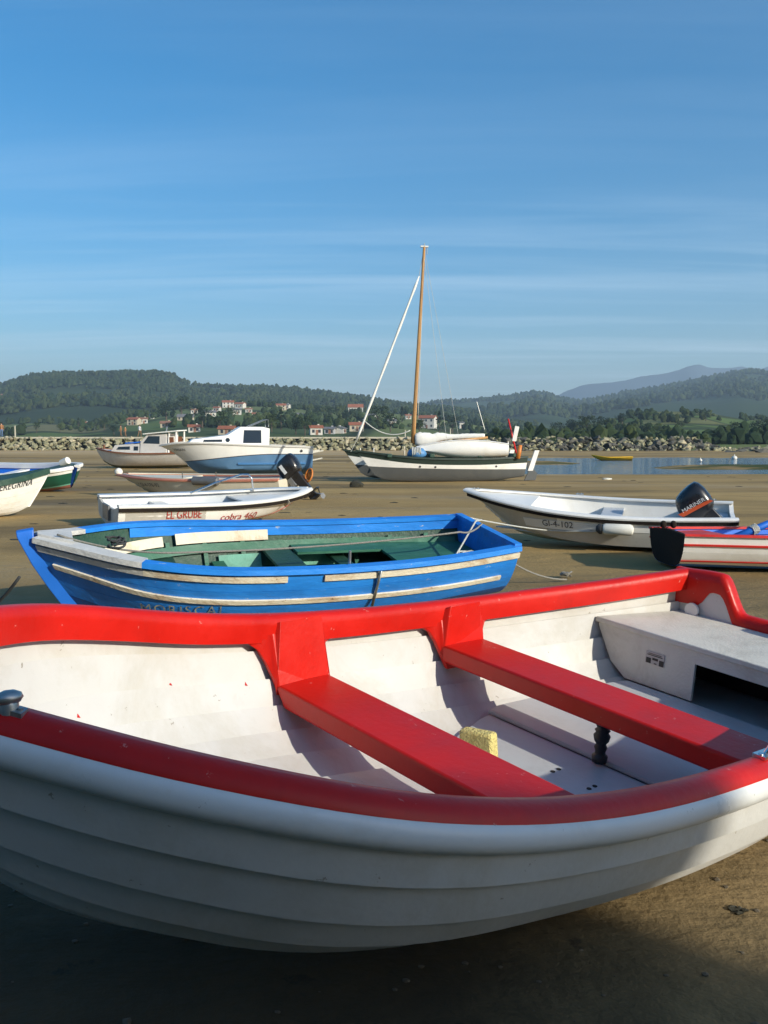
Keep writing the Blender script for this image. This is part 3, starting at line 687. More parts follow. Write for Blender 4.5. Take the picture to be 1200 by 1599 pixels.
# (px, py of the foot, height m, kind, width)
TV = ((60, 677, 6, 0, 1, 'low round tree right of the pale marker post near the left edge'), (96, 676, 5, 1, 1, 'small light green tree left of the lone white house'), (125, 672, 8, 2, 1, 'narrow conifer just left of the lone white house'), (165, 672, 7, 0, 1.2, 'round tree left of the people on the breakwater'), (180, 679, 4, 3, 1.3, 'low dark bush tree left of the brown clothed person'),
      (262, 660, 13, 3, 1.6, 'wide dark tree left of the long low farm building'), (285, 652, 15, 0, 1.5, 'tallest broad tree above the long low farm building'), (318, 668, 11, 3, 1.2, 'dark tree by the small white hut behind the cabin cruiser'), (345, 675, 9, 0, 1.1, 'dark tree left of the red roofed cottage above the wheelhouse'), (362, 664, 10, 1, 1.2, 'lighter green tree above the red roofed cottage'),
      (425, 676, 8, 0, 1.2, 'round tree right of the wheelhouse roof'), (440, 672, 9, 2, 1, 'conifer at the left side of the green meadow'), (463, 679, 7, 3, 1.3, 'low dark tree left of the house by the jib'), (477, 680, 7.5, 0, 1.2, 'round tree touching the red roofed house left of the jib'), (543, 664, 9, 3, 1.2, 'dark tree above the orange roofed house behind the jib'),
      (590, 668, 12, 0, 1.4, 'big round tree between the jib and the small square house'), (610, 676, 8, 3, 1.3, 'dark low tree below the small square white house'), (628, 661, 11, 2, 1, 'conifer close left of the mast'), (518, 656, 9, 0, 1.3, 'round tree left of the wide red roofed skyline house'), (495, 652, 9, 3, 1.1, 'dark tree on the upper edge of the meadow'), (655, 679, 6, 0, 1.3, 'small round tree at the foot of the large white villa'))
for px, py, h, k, wd, lb in TV: tree(village.at(px, py), h, k, lb, 'trees among the houses of the village', wd)
tree(village.at(706, 677), 10.5, 3, 'broad dark tree right of the large white house behind the mast', None, 1.5)
tree(village.at(686, 676), 12, 2, 'tall narrow conifer beside the large white house', None, 1.)
TK = ((795, 683, 6, 0, 1.4, 'tree behind the stern boards of the catamaran'), (838, 684, 6, 3, 1.5, 'low dark tree right of the catamaran stern'), (868, 682, 7, 0, 1.6, 'leftmost of the four big trees left of the knoll'), (892, 684, 8, 3, 1.6, 'second of the four big trees left of the knoll'), (915, 682, 9, 0, 1.5, 'third and tallest of the four big trees left of the knoll'), (938, 681, 8, 3, 1.3, 'rightmost of the four big trees left of the knoll'),
      (1010, 686, 4.5, 3, 1.5, 'small tree at the middle foot of the green knoll'), (1062, 672, 4, 0, 1.4, 'small lone tree halfway up the green knoll'), (1150, 686, 6, 0, 1.7, 'wide tree right of the end of the breakwater'), (1176, 687, 6, 3, 1.7, 'wide dark tree near the right edge behind the rocks'), (1196, 685, 7, 0, 1.5, 'tree cut by the right edge of the view'), (970, 664, 6, 3, 1.4, 'tree on the left shoulder of the green knoll'), (1100, 658, 5, 3, 1.3, 'tree near the top right of the green knoll'))
for px, py, h, k, wd, lb in TK: tree(knoll.at(px, py), h, k, lb, 'trees around the green knoll', wd)

# ---------------------------------------------------------------- houses of the village
mat('house_white', (.55, .53, .48), .85, .06, .5); mat('house_cream', (.46, .40, .30), .85, .08, .5); mat('house_grey', (.40, .40, .40), .85, .1, .5)
mat('tile_red', (.30, .10, .05), .85, .2, 1.); mat('tile_brown', (.26, .13, .08), .85, .2, 1.); mat('tile_grey', (.15, .15, .16), .8, .2, 1.); mat('pane', (.03, .035, .045), .2, .1)
def house(px, py, w_, d_, h_, wall, roof, label, yaw=0., rh=None, nwin=2, ridge=village, storeys=1):
    p = ridge.at(px, py); w_ *= .82; d_ *= .82; h_ *= .82; e = thing('village_house', label, 'house', (p.x, p.y, p.z-.3), (0, 0, yaw)); h_ += .3; rh = rh or w_*.16
    MB().box((0, 0, h_/2), (w_, d_, h_)).add([(-w_/2, -d_/2, h_), (-w_/2, d_/2, h_), (-w_/2, 0, h_+rh)], [[0, 1, 2]]).add([(w_/2, -d_/2, h_), (w_/2, d_/2, h_), (w_/2, 0, h_+rh)], [[0, 2, 1]]).build('wall', wall, e)
    ro = MB(); ov = .45
    for sgn in (-1, 1):
        a = Vector((-w_/2-ov, sgn*(d_/2+ov), h_-ov*rh/(d_/2))); b = Vector((-w_/2-ov, 0, h_+rh)); dz = Vector((0, 0, .22))
        ro.prism([a+dz*.1, b+dz*.1, b+dz*1.1, a+dz*1.1], (w_+2*ov, 0, 0))
    r_ = ro.build('roof', roof, e)
    MB().box((w_*.22, d_*.12, h_+rh*.9), (.7, .7, 1.5)).build('chimney', wall, r_)
    for st in range(storeys):
        for i in range(nwin):
            x = (i+.5)/nwin*w_-w_/2; z = h_*((st+.55)/storeys)
            MB().box((x, -d_/2-.03, z), (1.0, .1, 1.25)).build('window', 'pane', e)
    MB().box((w_*.04, -d_/2-.035, 1.25), (1.0, .1, 2.0)).build('door', 'tile_brown', e)
    return e
house(135, 667, 9, 7, 3.0, 'house_white', 'tile_red', 'small white house with red roof alone below the forest on the left', .2)
house(212, 664, 8, 7, 4.0, 'house_cream', 'tile_red', 'cream house with red roof above the grey cabin boat', -.2, storeys=2)
house(226, 662, 6, 6, 3.6, 'house_white', 'tile_brown', 'white cottage touching the cream house above the grey cabin boat', .3, storeys=1)
house(172, 661, 6, 5, 2.8, 'house_white', 'tile_grey', 'tiny white shed left of the cream house', .1, nwin=1)
house(292, 657, 12, 5, 2.4, 'house_cream', 'tile_grey', 'long low pale farm building in the field above the blue hulled boat', .05, nwin=4)
house(358, 637, 11, 8, 5, 'house_white', 'tile_red', 'white two storey house high in the village with red roof', .2, storeys=2, nwin=3)
house(377, 638, 9, 7, 4, 'house_white', 'tile_red', 'white house next along the hillside from the highest one', -.3)
house(372, 648, 7, 6, 4, 'house_white', 'tile_grey', 'white house with grey roof below the two highest houses', .1)
house(330, 651, 9, 7, 3.4, 'house_white', 'tile_grey', 'low white house among dark trees left of the wheelhouse', .3)
house(356, 678, 7.5, 5, 2.6, 'house_cream', 'tile_red', 'red roofed cottage showing just behind the breakwater above the wheelhouse', -.1)
house(322, 664, 6, 5, 2.8, 'house_white', 'tile_brown', 'small white hut under trees behind the cabin cruiser', .4, nwin=1)
house(440, 641, 9, 7, 4.4, 'house_cream', 'tile_red', 'cream house at the top edge of the green meadow', .2, storeys=2)
house(449, 640, 6, 6, 4.2, 'house_white', 'tile_grey', 'white house abutting the cream one above the meadow', -.2)
house(556, 641, 15, 8, 4.4, 'house_white', 'tile_red', 'wide white house with bright red roof on the skyline of the village', .0, rh=2.4, nwin=5)
house(494, 679, 6, 5, 3.4, 'house_white', 'tile_red', 'red roofed house left of the furled jib close behind the wall', .2, storeys=1)
house(516, 678, 5, 5, 2.6, 'house_grey', 'tile_grey', 'grey house between the two red roofed houses near the wall', -.1)
house(532, 677, 5, 5, 2.6, 'house_white', 'tile_grey', 'white gabled house right of the grey one near the wall', 1.3)
house(557, 673, 7.5, 6, 3.2, 'house_cream', 'tile_red', 'orange roofed house behind the foot of the furled jib', .1)
house(612, 665, 6, 5, 3.4, 'house_white', 'tile_grey', 'small square white house between jib and mast', .1, nwin=2)
house(668, 669, 12, 8, 7.5, 'house_white', 'tile_red', 'large white villa with terraces right of the mast', -.35, storeys=2, nwin=3)
house(720, 669, 4, 4, 4.6, 'house_white', 'tile_grey', 'narrow white tower house right of the broad dark tree', .2, nwin=1)
house(305, 646, 6, 5, 3, 'house_white', 'tile_brown', 'small white house left of the highest houses of the village', .3)
house(341, 643, 6, 5, 3.2, 'house_white', 'tile_red', 'little white house left below the highest house', -.2)
house(390, 645, 6, 5, 3.2, 'house_white', 'tile_brown', 'white house at the right end of the upper village', .2)
house(400, 652, 5, 5, 2.8, 'house_cream', 'tile_red', 'cream hut right of the upper village above the wheelhouse', .1, nwin=1)
house(236, 654, 6, 5, 2.6, 'house_white', 'tile_grey', 'white shed in the field right of the cream house', -.2, nwin=1)
house(262, 668, 7, 5, 2.6, 'house_cream', 'tile_brown', 'brown roofed barn below the long low farm building', .1)
house(305, 675, 6, 5, 2.6, 'house_white', 'tile_red', 'white cottage behind the bow of the cabin cruiser', .2)
house(469, 652, 5, 4, 2.6, 'house_white', 'tile_grey', 'white shed at the right side of the green meadow', .2, nwin=1)
house(582, 654, 6, 5, 3, 'house_white', 'tile_grey', 'white house under the jib right of the skyline house', -.2)
house(637, 655, 5, 5, 3, 'house_white', 'tile_red', 'white house showing just left of the mast', .2)
house(800, 676, 5, 4, 2.6, 'house_white', 'tile_grey', 'tiny white house above the catamaran stern', .1, nwin=1)
house(12, 622, 11, 8, 4, 'house_cream', 'tile_brown', 'pale house high on the wooded hill at the left edge', .1, ridge=forest)

# ---------------------------------------------------------------- haze
def haze():
    mb = MB(); mb.box((0, 2600, 244), (16000, 9000, 492)); m = bpy.data.materials.new('haze'); m.use_nodes = True; t = m.node_tree; t.nodes.clear()
    o = N(t, 'ShaderNodeOutputMaterial'); v = N(t, 'ShaderNodeVolumePrincipled'); v.inputs['Color'].default_value = (.62, .82, 1.0, 1); v.inputs['Density'].default_value = HAZE; v.inputs['Anisotropy'].default_value = .1
    lk(t, v.outputs[0], o.inputs['Volume']); M['haze'] = m
    h = mb.build('haze', 'haze'); tag(h, 'thin blue haze in the air over the flats and hills', 'haze', kind='stuff')
HAZE = 2.2e-4
haze()

# ================================================================ THE BOATS
# ---------------------------------------------------------------- the red and white rowing boat in front
OB = .70     # height of the sheer reference above the local base
TQ = .92
fb_B = [(a/TQ, b) for a, b in ((0, .471), (.1, .5853), (.2, .6782), (.3, .7331), (.4, .753), (.5, .7467), (.6, .7257), (.7, .674), (.75, .598), (.8, .462), (.84, .308), (.88, .15), (.92, .03))]
def fb_sheer(u): t = u*TQ; return .388*t**2.2-.104*4*t*(1-t)+.042*sst(.55, .80, t)
fb_S = [(i/12, OB-.03+fb_sheer(i/12)) for i in range(13)]
fb_K = [(0, .215), (.27, .20), (.48, .25), (.64, .33), (.75, .38), (.85, .45), (.94, .57), (1, .80)]
FBL = 3.867*TQ
FB = Hull(FBL, fb_B, fb_S, fb_K, theta=((0, 76), (.5, 85), (.78, 74), (1, 40)), rake=.20, full=.49)
fb_O = Vector((1.6771, 3.7067, .6800))
fb_M = boat_matrix((-.74983, -.66162), (0, 0, 0), heel=-R(6.16), trim=R(-.23))
fb_M = Matrix.Translation(fb_O-(fb_M.to_3x3() @ Vector((0, 0, OB)))) @ fb_M
fb = thing('rowing_boat', 'red and white clinker rowing boat filling the foreground', 'rowing boat', matrix=fb_M)
NS = 7
vr = [(i/NS)**1.18 for i in range(NS+1)]
for i in range(NS):
    FB.strip(fb, vr[i]-(.010 if i else 0), min(.985, vr[i+1]+.004), 'white_gelcoat', 'strake', off=.001, off_top=-.001, lap=.017 if i else 0., thick=.010, n=56, auto=25)
FB.rail(fb, [(a, b+.03) for a, b in ((-.060, -.086), (-.062, -.030), (-.058, -.010), (-.047, .001), (-.028, .004), (-.006, 0), (.008, -.012), (.013, -.022), (-.012, -.04), (-.046, -.09))], 'red_gelcoat', 'gunwale', n=60, auto=65)
FB.rail(fb, [(a, b+.03) for a, b in ((.0115, -.0215), (.020, -.028), (.025, -.040), (.026, -.053), (.022, -.066), (.012, -.077), (-.010, -.083), (-.011, -.042))], 'white_roll', 'rubbing_strake', n=60, auto=65)
MB().sweep([[Vector((x, -.03, z-.02)), Vector((x, .03, z-.02)), Vector((x, .022, z-.045)), Vector((x, -.022, z-.045))] for x, z in ((FB.pt(i/20*.60, 0).x, FB.pt(i/20*.60, 0).z+.02) for i in range(21))]).build('keel', 'white_gelcoat', fb)
MB().sweep([[q+Vector((-.05, -.035, 0)), q+Vector((-.05, .035, 0)), q+Vector((.03, .024, 0)), q+Vector((.03, -.024, 0))] for q in (FB.pt(1, v) for v in (0, .2, .4, .6, .8, .98))]).build('stem_post', 'white_gelcoat', fb)
MB().sweep([[p_+Vector((0, -.045, .03)), p_+Vector((0, .045, .03)), p_+Vector((0, .03, -.012)), p_+Vector((0, -.03, -.012))] for p_ in (FB.pt(.60+i/20*.40, 0) for i in range(21))]).build('forefoot', 'white_gelcoat', fb)
# transom with its scooped top
def tz(y):       # height of the transom top across the boat
    a = abs(y); return OB-.004+.012*sst(.47, .30, a)-.155*sst(.27, .15, a)
FB.transom(fb, 'white_gelcoat', .035, top=[(y, tz(y)-.03) for y in [-.46+.02*i for i in range(47)]])
ringp = [(.04, -.150), (.044, -.045), (.040, -.010), (.026, .004), (0, .006), (-.022, 0), (-.030, -.02), (-.028, -.05), (-.002, -.05), (.0, -.150)]
rings = []
for i in range(61):
    y = .49-.98*i/60; z = tz(y); cut = .55+.45*sst(.30, .36, abs(y)) if abs(y) < .4 else 1
    rings.append([Vector((a, y, z+(b*cut if b < -.06 else b))) for a, b in ringp])
MB().sweep(rings).build('transom_cap', 'red_gelcoat', fb, auto=60)
mb = MB(); c = Vector((.052, -.375, OB-.17)); mb.tube([c, c+Vector((.012, 0, 0))], .032, 16); mb.tube([c+Vector((.004, -.02, -.035)), c+Vector((.02, -.02, -.035))], .009, 8); mb.build('drain_fitting', 'white_roll', fb, auto=40)
# thwarts, the moulded brackets that carry them, and their turned props
TZ = OB-.214
def bracket(x, side, wk=.205):
    u0 = x/FBL
    P = []
    # flat web against the planking, from under the gunwale down to the seat
    mb = MB(); xs_ = [x-.16, x-.135, x-.115, x-.105, x-.10, x+.10, x+.108, x+.125, x+.15, x+.185]; bot = [-.09, -.10, -.14, -.20, -.245, -.245, -.20, -.15, -.11, -.09]
    A = []; Bk = []; At = []; Bt = []
    for xx, dz in zip(xs_, bot):
        u = xx/FBL; sh = FB.pt(u, 1, side); zt_ = sh.z-(.02 if side < 0 else .055); zb = min(OB+dz+fb_sheer(u)*1.0, zt_-.04)
        yb = FB.y_at(xx, zb)*1; yt = FB.y_at(xx, zt_-.03)
        A.append(Vector((xx, side*(yb-.034), zb))); At.append(Vector((xx, side*(yt-.050), zt_))); Bk.append(Vector((xx, side*(yb-.016), zb))); Bt.append(Vector((xx, side*(yt-.016), zt_)))
    n = len(xs_); V = A+At+Bk+Bt
    Fs = []
    for i in range(n-1): Fs += [[i, i+1, n+i+1, n+i], [2*n+i, 3*n+i, 3*n+i+1, 2*n+i+1], [i, 2*n+i, 2*n+i+1, i+1], [n+i, n+i+1, 3*n+i+1, 3*n+i]]
    Fs += [[0, n, 3*n, 2*n], [n-1, 3*n-1+0, 4*n-1, 2*n-1]]
    Fs[-1] = [n-1, 2*n+n-1, 3*n+n-1, n+n-1]
    if side < 0: mb.add(V, Fs)
    # the knee: a wedge falling from the gunwale to the seat
    sh = FB.pt(x/FBL, 1, side); yt = abs(sh.y)-.075; h0 = sh.z+.028
    yb = FB.y_at(x, TZ)-.055
    if side > 0: yb = FB.y_at(x, TZ)-.030; h0 -= .05
    kw, kw2 = .082, .105; yo = min(FB.y_at(x-.11, TZ-.03), FB.y_at(x+.11, TZ-.03))-(.022 if side < 0 else .05)
    V = [Vector((x-kw, side*yt, h0-.001)), Vector((x+kw, side*yt, h0-.001)), Vector((x-kw2, side*yb, TZ-.03)), Vector((x+kw2, side*yb, TZ-.03)),
         Vector((x-kw-.02, side*(yt+.04), h0-.03)), Vector((x+kw+.02, side*(yt+.04), h0-.03)), Vector((x-kw2-.006, side*yo, TZ-.03)), Vector((x+kw2+.006, side*yo, TZ-.03))]
    mb.add(V, [[0, 1, 3, 2], [4, 6, 7, 5], [0, 2, 6, 4], [1, 5, 7, 3], [0, 4, 5, 1], [2, 3, 7, 6]])
    return mb.build('seat_bracket', 'red_gelcoat', fb, bevel=.008)
for xt in (2.006, 1.230):
    t_ = FB.thwart(fb, xt, TZ, .212, .066, 'red_gelcoat', inset=.022, bevel=.010)
    for side in (1, -1): bracket(xt, side)
FZ = OB-.418
def post(x, y, s_=1.):
    prof = [(0, .024), (.03, .026), (.035, .018), (.05, .017), (.07, .022), (.085, .016), (.10, .024), (.125, .028), (.14, .020), (.15, .026), (.16, .018), (.175, .024), (.19, .028)]
    h = TZ-.066-FZ; mb = MB(); mb.tube([(x, y, FZ+.001+h*q/.19) for q, r_ in prof], [r_*s_ for q, r_ in prof], 12, True); mb.build('turned_prop', 'black_paint', fb, smooth=True)
post(1.29, .035); post(2.04, .07)
# floor
FB.floor(fb, .02, 1.75, FZ-.030, 'floor_grey', 'bilge_floor', .01, .012, 14)
FB.floor(fb, .50, 1.262, FZ, 'floor_grey', 'floor_panel', .018, .035, 8, ymax=.50, bevel=.004)
FB.floor(fb, 1.275, 1.66, FZ-.012, 'floor_grey', 'floor_panel', .016, .03, 6, ymax=.47, bevel=.004)
FB.floor(fb, 1.672, 2.075, FZ+.002, 'floor_grey', 'floor_panel', .022, .03, 6, ymax=.50, bevel=.004)
for x, y, r_ in ((1.0, -.05, .012), (1.46, -.02, .008), (1.43, -.02, .008), (1.46, .12, .008), (1.43, .12, .008)):
    zf = FZ if x < 1.27 else FZ-.012
    MB().tube([(x, y, zf+.0008), (x, y, zf+.002)], r_, 10).build('finger_hole', 'dark_void', fb)
# stern bench with its open locker
BZ = OB-.19; BX = .485
zs_ = [(BZ-.03, 0), ]
def bench_poly(z, x0, x1, th):
    P = []
    for i in range(7):
        x = lerp(x0, x1, i/6); P.append(Vector((x, FB.y_at(x, z, .014), z)))
    return P
P = bench_poly(BZ, .030, BX+.012, .02); mb = MB(); mb.prism(P+[Vector((p.x, -p.y, p.z)) for p in P[::-1]], (0, 0, -.024)); mb.build('stern_bench_top', 'bench_white', fb, bevel=.006)
def front_panel(y0, y1, zlo, zhi, name='locker_front', m='bench_white'):
    n = 6; top = []; bot = []
    for i in range(n+1):
        y = lerp(y0, y1, i/n); 
        zl = zlo
        for k in range(40):
            if FB.y_at(BX, zl, .016) >= abs(y): break
            zl += .008
        top.append(Vector((BX-.012, y, zhi))); bot.append(Vector((BX-.012, y, min(zl, zhi-.01))))
    mb = MB(); mb.prism(top+bot[::-1], (.014, 0, 0)); return mb.build(name, m, fb)
front_panel(-FB.y_at(BX, BZ-.03, .016), -.10, FZ, BZ-.0245); front_panel(.24, FB.y_at(BX, BZ-.03, .016), FZ, BZ-.0245); front_panel(-.10, .24, BZ-.075, BZ-.0245)
MB().box((BX-.35, .07, FZ+.09), (.012, .8, .22)).build('locker_back', 'dark_void', fb)
e = MB().box((BX+.004, -.275, OB-.295), (.004, .085, .050)); e.build('label_plate', 'plate', fb)
pr = MB()
for y0, z0, w_, h_ in ((-.302, -.012, .022, .022), (-.272, -.002, .026, .010), (-.243, -.012, .020, .024), (-.275, .012, .070, .003), (-.275, .018, .060, .002), (-.27, -.020, .012, .004)): pr.box((BX+.0068, y0, OB-.295+z0), (.001, w_, h_))
pr.build('plate_print', 'print_black', fb)
# flecks of red paint on the planking
for u, v, s_ in ((.665, .93, .016), (.70, .70, .012), (.625, .66, .012), (.80, .60, .012)):
    fo = lerp(.018, -.001, (v**(1/1.18)*NS) % 1)-.0106; q = [FB.sf(u+dx_/FBL, v+dv, -1, fo) for dx_, dv in ((-s_*.4, -.03*s_*40/1.2), (s_*.4, -.02*s_*40/1.2), (0, .03*s_*40/1.2))]
    MB().prism(q, FB.nrm(u, v, -1)*-.0012).build('paint_fleck', 'red_gelcoat', fb)
# rowlocks on the near gunwale
def near_u(px):
    best = min((abs(proj(fb_M @ (FB.pt(i/400, 1, 1)+Vector((0, -.03, .03))))[0]-px), i/400) for i in range(20, 399)); return best[1]
def rowlock(u, big, name, mt):
    p = FB.pt(u, 1, 1)+Vector((0, -.030, .038)); a = (FB.pt(u+.01, 1, 1)-FB.pt(u-.01, 1, 1)).normalized(); m3 = Matrix((a, Vector((0, 0, 1)).cross(a), (0, 0, 1))).transposed()
    mb = MB(); mb.box(p, (.085*big, .04*big, .008), m3.to_4x4())
    for k in (-1, 1): mb.tube([p+a*.03*big*k, p+a*.03*big*k+Vector((0, 0, .007))], .008*big, 10)
    if name == 'rowlock': mb.tube([p+Vector((0, 0, -.01)), p+Vector((0, 0, .010)), p+Vector((0, 0, .016))], [.026*big, .024*big, .018*big], 14); mb.ico(p+Vector((0, 0, .018)), .015, 2, 0, (1.5, 1, .8))
    else: mb.tube([p, p+a*-.05+Vector((0, .03, .11)), p+a*-.07+Vector((0, .04, .16))], .006, 8)
    return mb.build(name, mt, fb, auto=40)
rowlock(near_u(14), .62, 'rowlock', 'dull_metal'); rowlock(near_u(1196), .8, 'rowlock_plate', 'chrome')
# a sponge on the floor
sp_ = MB(); sp_.box((0, 0, .047), (.05, .125, .094), Matrix.Rotation(.12, 4, 'X'), taper=.95)
spo = sp_.build('sponge', 'sponge', None, bevel=.010); spo.matrix_world = fb_M @ Matrix.Translation((1.60, -.22, FZ-.008)) @ Matrix.Rotation(.25, 4, 'Z'); tag(spo, 'yellow sponge lying on the boat floor between the two red seats', 'sponge')

# ---------------------------------------------------------------- the blue wooden boat
OBB = .60; BL = 3.494
bb_B = [(0, .534), (.2, .641), (.4, .691), (.6, .701), (.8, .548), (.92, .236), (1, .02)]
def bb_sheer(t): return .117*t**2.2-.051*4*t*(1-t)
BBH = Hull(BL, [(u, b_-.0) for u, b_ in bb_B], [(i/10, OBB-.012+bb_sheer(i/10)) for i in range(11)], [(0, .10), (.3, .02), (.5, 0), (.75, .02), (.9, .08), (1, .16)], theta=((0, 70), (.5, 74), (.8, 52), (1, 24)), rake=.30, rpow=1.2, full=.72)
bm_ = boat_matrix((-.9298, -.368), (0, 0, 0), heel=-R(8.7), trim=R(-.4)); bbO = Vector((.8444, 7.2738, .5928)); bm_ = Matrix.Translation(bbO-(bm_.to_3x3() @ Vector((0, 0, OBB)))) @ bm_
bb = thing('blue_rowing_boat', 'blue wooden boat with green inside and worn white rub rails', 'rowing boat', matrix=bm_)
nst = 6
for i in range(nst):
    BBH.strip(bb, i/nst+.002, (i+1)/nst-.002, 'blue_paint' if i > 2 else 'navy_paint', 'plank', off=.0, off_top=0, thick=.020, n=40)
BBH.shell(bb, [(.985, 'dark_green_wood')], .012, 36, 12, 'lining', off0=-.012)
BBH.transom(bb, 'blue_paint', .03, top=[(-.52, OBB), (.52, OBB)])
BBH.rail(bb, [(-.060, -.020), (-.060, .012), (.022, .012), (.026, -.024), (-.005, -.024)], 'blue_paint', 'gunwale', u1=.80, sides=(1,))
BBH.rail(bb, [(-.060, -.020), (-.060, .012), (.022, .012), (.026, -.024), (-.005, -.024)], 'blue_paint', 'gunwale', u1=.90, sides=(-1,))
BBH.rail(bb, [(-.095, -.020), (-.095, .012), (.022, .012), (.026, -.024), (-.005, -.024)], 'worn_grey_white', 'bow_gunwale', u0=.80, u1=.985, n=20, sides=(1,))
BBH.rail(bb, [(-.070, -.020), (-.070, .012), (.022, .012), (.026, -.024), (-.005, -.024)], 'worn_grey_white', 'bow_gunwale', u0=.90, u1=.985, n=12, sides=(-1,))
BBH.rail(bb, [(-.062, -.095), (-.058, -.026), (-.044, -.026), (-.048, -.095)], 'blue_paint', 'inwale', u1=.80)
MB().box((.01, 0, OBB-.005), (.06, 1.04, .035)).build('transom_cap', 'blue_paint', bb)
for a, b in ((.0, .46), (.535, .80), (.80, .985)):
    BBH.strip(bb, lambda u: BBH.v_at(u, spl(BBH.S, u)-.082), lambda u: BBH.v_at(u, spl(BBH.S, u)-.042), 'worn_white' if a < .8 else 'worn_grey_white', 'rub_rail', u0=a, u1=b, off=.016, thick=.015, n=18)
def lowv(d): return lambda u: BBH.v_at(u, spl(BBH.S, u)-.222+.06*sst(.75, 1, u)-d)
BBH.strip(bb, lowv(.034), lowv(0), 'worn_white', 'lower_rub_rail', u0=.035, u1=.97, off=.014, thick=.014, n=40)
# stem post
MB().sweep([[q+Vector((-.05, -.032, 0)), q+Vector((-.05, .032, 0)), q+Vector((.055, .026, 0)), q+Vector((.055, -.026, 0))] for q in (BBH.pt(1, v)*1 for v in (0, .1, .25, .4, .6, .8, 1.0))]+[[Vector((BL-.05, -.032, BBH.pt(1, 1).z+.05)), Vector((BL-.05, .032, BBH.pt(1, 1).z+.05)), Vector((BL+.06, .026, BBH.pt(1, 1).z+.035)), Vector((BL+.06, -.026, BBH.pt(1, 1).z+.035))]]).build('stem_post', 'bright_blue', bb, bevel=.006)
for u in (.09, .18, .27, .36, .45, .54, .63, .72): BBH.rib(bb, u, 'green_wood', v0=.2, v1=.84, thick=.036, dp=.022)
BBH.strip(bb, lambda u: BBH.v_at(u, .335), lambda u: BBH.v_at(u, .405), 'green_wood', 'riser', u0=.02, u1=.85, off=-.052, thick=.018, n=24)
BBH.strip(bb, lambda u: BBH.v_at(u, .415), lambda u: BBH.v_at(u, .50), 'cream_wood', 'side_board', u0=.48, u1=.70, off=-.058, thick=.012, n=14)
BBH.strip(bb, lambda u: BBH.v_at(u, .415), lambda u: BBH.v_at(u, .49), 'cream_wood', 'side_board', u0=.73, u1=.90, off=-.050, thick=.012, n=14)
BBH.thwart(bb, 2.55, .36, .20, .026, 'dark_green_wood', inset=.05); BBH.thwart(bb, 1.62, .37, .22, .026, 'dark_green_wood', inset=.05)
BBH.thwart(bb, 2.10, .30, .10, .03, 'green_wood', inset=.06); BBH.thwart(bb, 1.15, .33, .12, .03, 'dark_green_wood', inset=.06)
for a_, b_ in ((.50, .60), (.30, .42)): BBH.strip(bb, lambda u: BBH.v_at(u, .20), lambda u: BBH.v_at(u, .31), 'pale_green', 'inner_panel', u0=a_, u1=b_, off=-.050, thick=.010, n=8)
BBH.floor(bb, .1, 3.0, .11, 'pale_green', 'bottom_board', .02, .05, 10)
mb = MB(); P = [Vector((x, BBH.y_at(x, .39, .05), .39)) for x in (.04, .3, .6, .8)]; mb.prism(P+[Vector((p.x, -p.y, p.z)) for p in P[::-1]], (0, 0, -.02)); mb.build('stern_sheet', 'green_wood', bb)
for y0, y1 in ((.30, 1), (-1, -.30)):
    P = [Vector((x, BBH.y_at(x, .40, .05), .392)) for x in (.8, 1.1, 1.5)]; sg = 1 if y0 > 0 else -1
    MB().prism([Vector((p.x, sg*p.y, p.z)) for p in P]+[Vector((1.5, sg*.34, .392)), Vector((.8, sg*.30, .392))], (0, 0, -.02)).build('side_bench', 'green_wood', bb)
MB().prism([Vector((x, y, OBB+.02+bb_sheer(x/BL)+(.012 if abs(y) < .02 else 0))) for x, y in ((3.20, BBH.y_at(3.20, .58, .05)), (3.3, BBH.y_at(3.3, .6, .04)), (3.42, .04), (3.42, -.04), (3.3, -BBH.y_at(3.3, .6, .04)), (3.20, -BBH.y_at(3.20, .58, .05)))], (0, 0, -.02)).build('fore_deck', 'worn_grey_white', bb)
for x in (1.42,): MB().tube([(x, BBH.y_at(x, .5)-.02, OBB-.02), (x, BBH.y_at(x, .5)-.02, OBB+.07)], .010, 8).build('thole_pin', 'dull_metal', bb)
q = BBH.sf(.345, .93, 1, .02); MB().tube([BBH.sf(.345, .60, 1, .03), BBH.sf(.345, .98, 1, .035)], .011, 8).build('side_post', 'dull_metal', bb, smooth=True)
BBH.text(bb, 'MORISCAL', .735, .275, .105, 'letter_worn', 1, off=.006, spacing=1.25)
def rope(name, label, pts, r_, m, sag=0., n=14, cat='rope', group=None):
    P = []
    for i in range(len(pts)-1):
        a, b = Vector(pts[i]), Vector(pts[i+1])
        for k in range(n+(i == len(pts)-2)):
            t = k/n; p = a.lerp(b, t); p.z -= sag*4*t*(1-t); P.append(p)
    mb = MB(); mb.tube(P, r_, 6); o = mb.build(name, m, None, smooth=True); tag(o, label, cat, group); return o
def W(mtx, x, y, z): return mtx @ Vector((x, y, z))
rope('mooring_rope', 'thin grey rope stretched across the open blue boat from bow to stern', [W(bm_, 3.3, .1, .73), W(bm_, 2.6, .30, .62), W(bm_, .35, .2, .64), W(bm_, .0, -.1, .62)], .0075, 'rope_grey', .03)
def coil(name, label, c, r_, turns, mtx, m, th=.008):
    P = []; rg = random.Random(len(name)+turns)
    for i in range(turns*14):
        a = i/14*2*math.pi; k = r_*(.65+.35*math.sin(i*.37))*rg.uniform(.92, 1.08); P.append(mtx @ (Vector(c)+Vector((k*math.cos(a), k*math.sin(a)*.9, .012*i/14+rg.uniform(-.004, .012)))))
    mb = MB(); mb.tube(P, th, 6); tag(mb.build(name, m, None, smooth=True), label, 'rope')
coil('rope_coil', 'loose coil of pale rope on the stern seat of the blue boat', (.24, .22, .41), .11, 5, bm_, 'rope_pale')
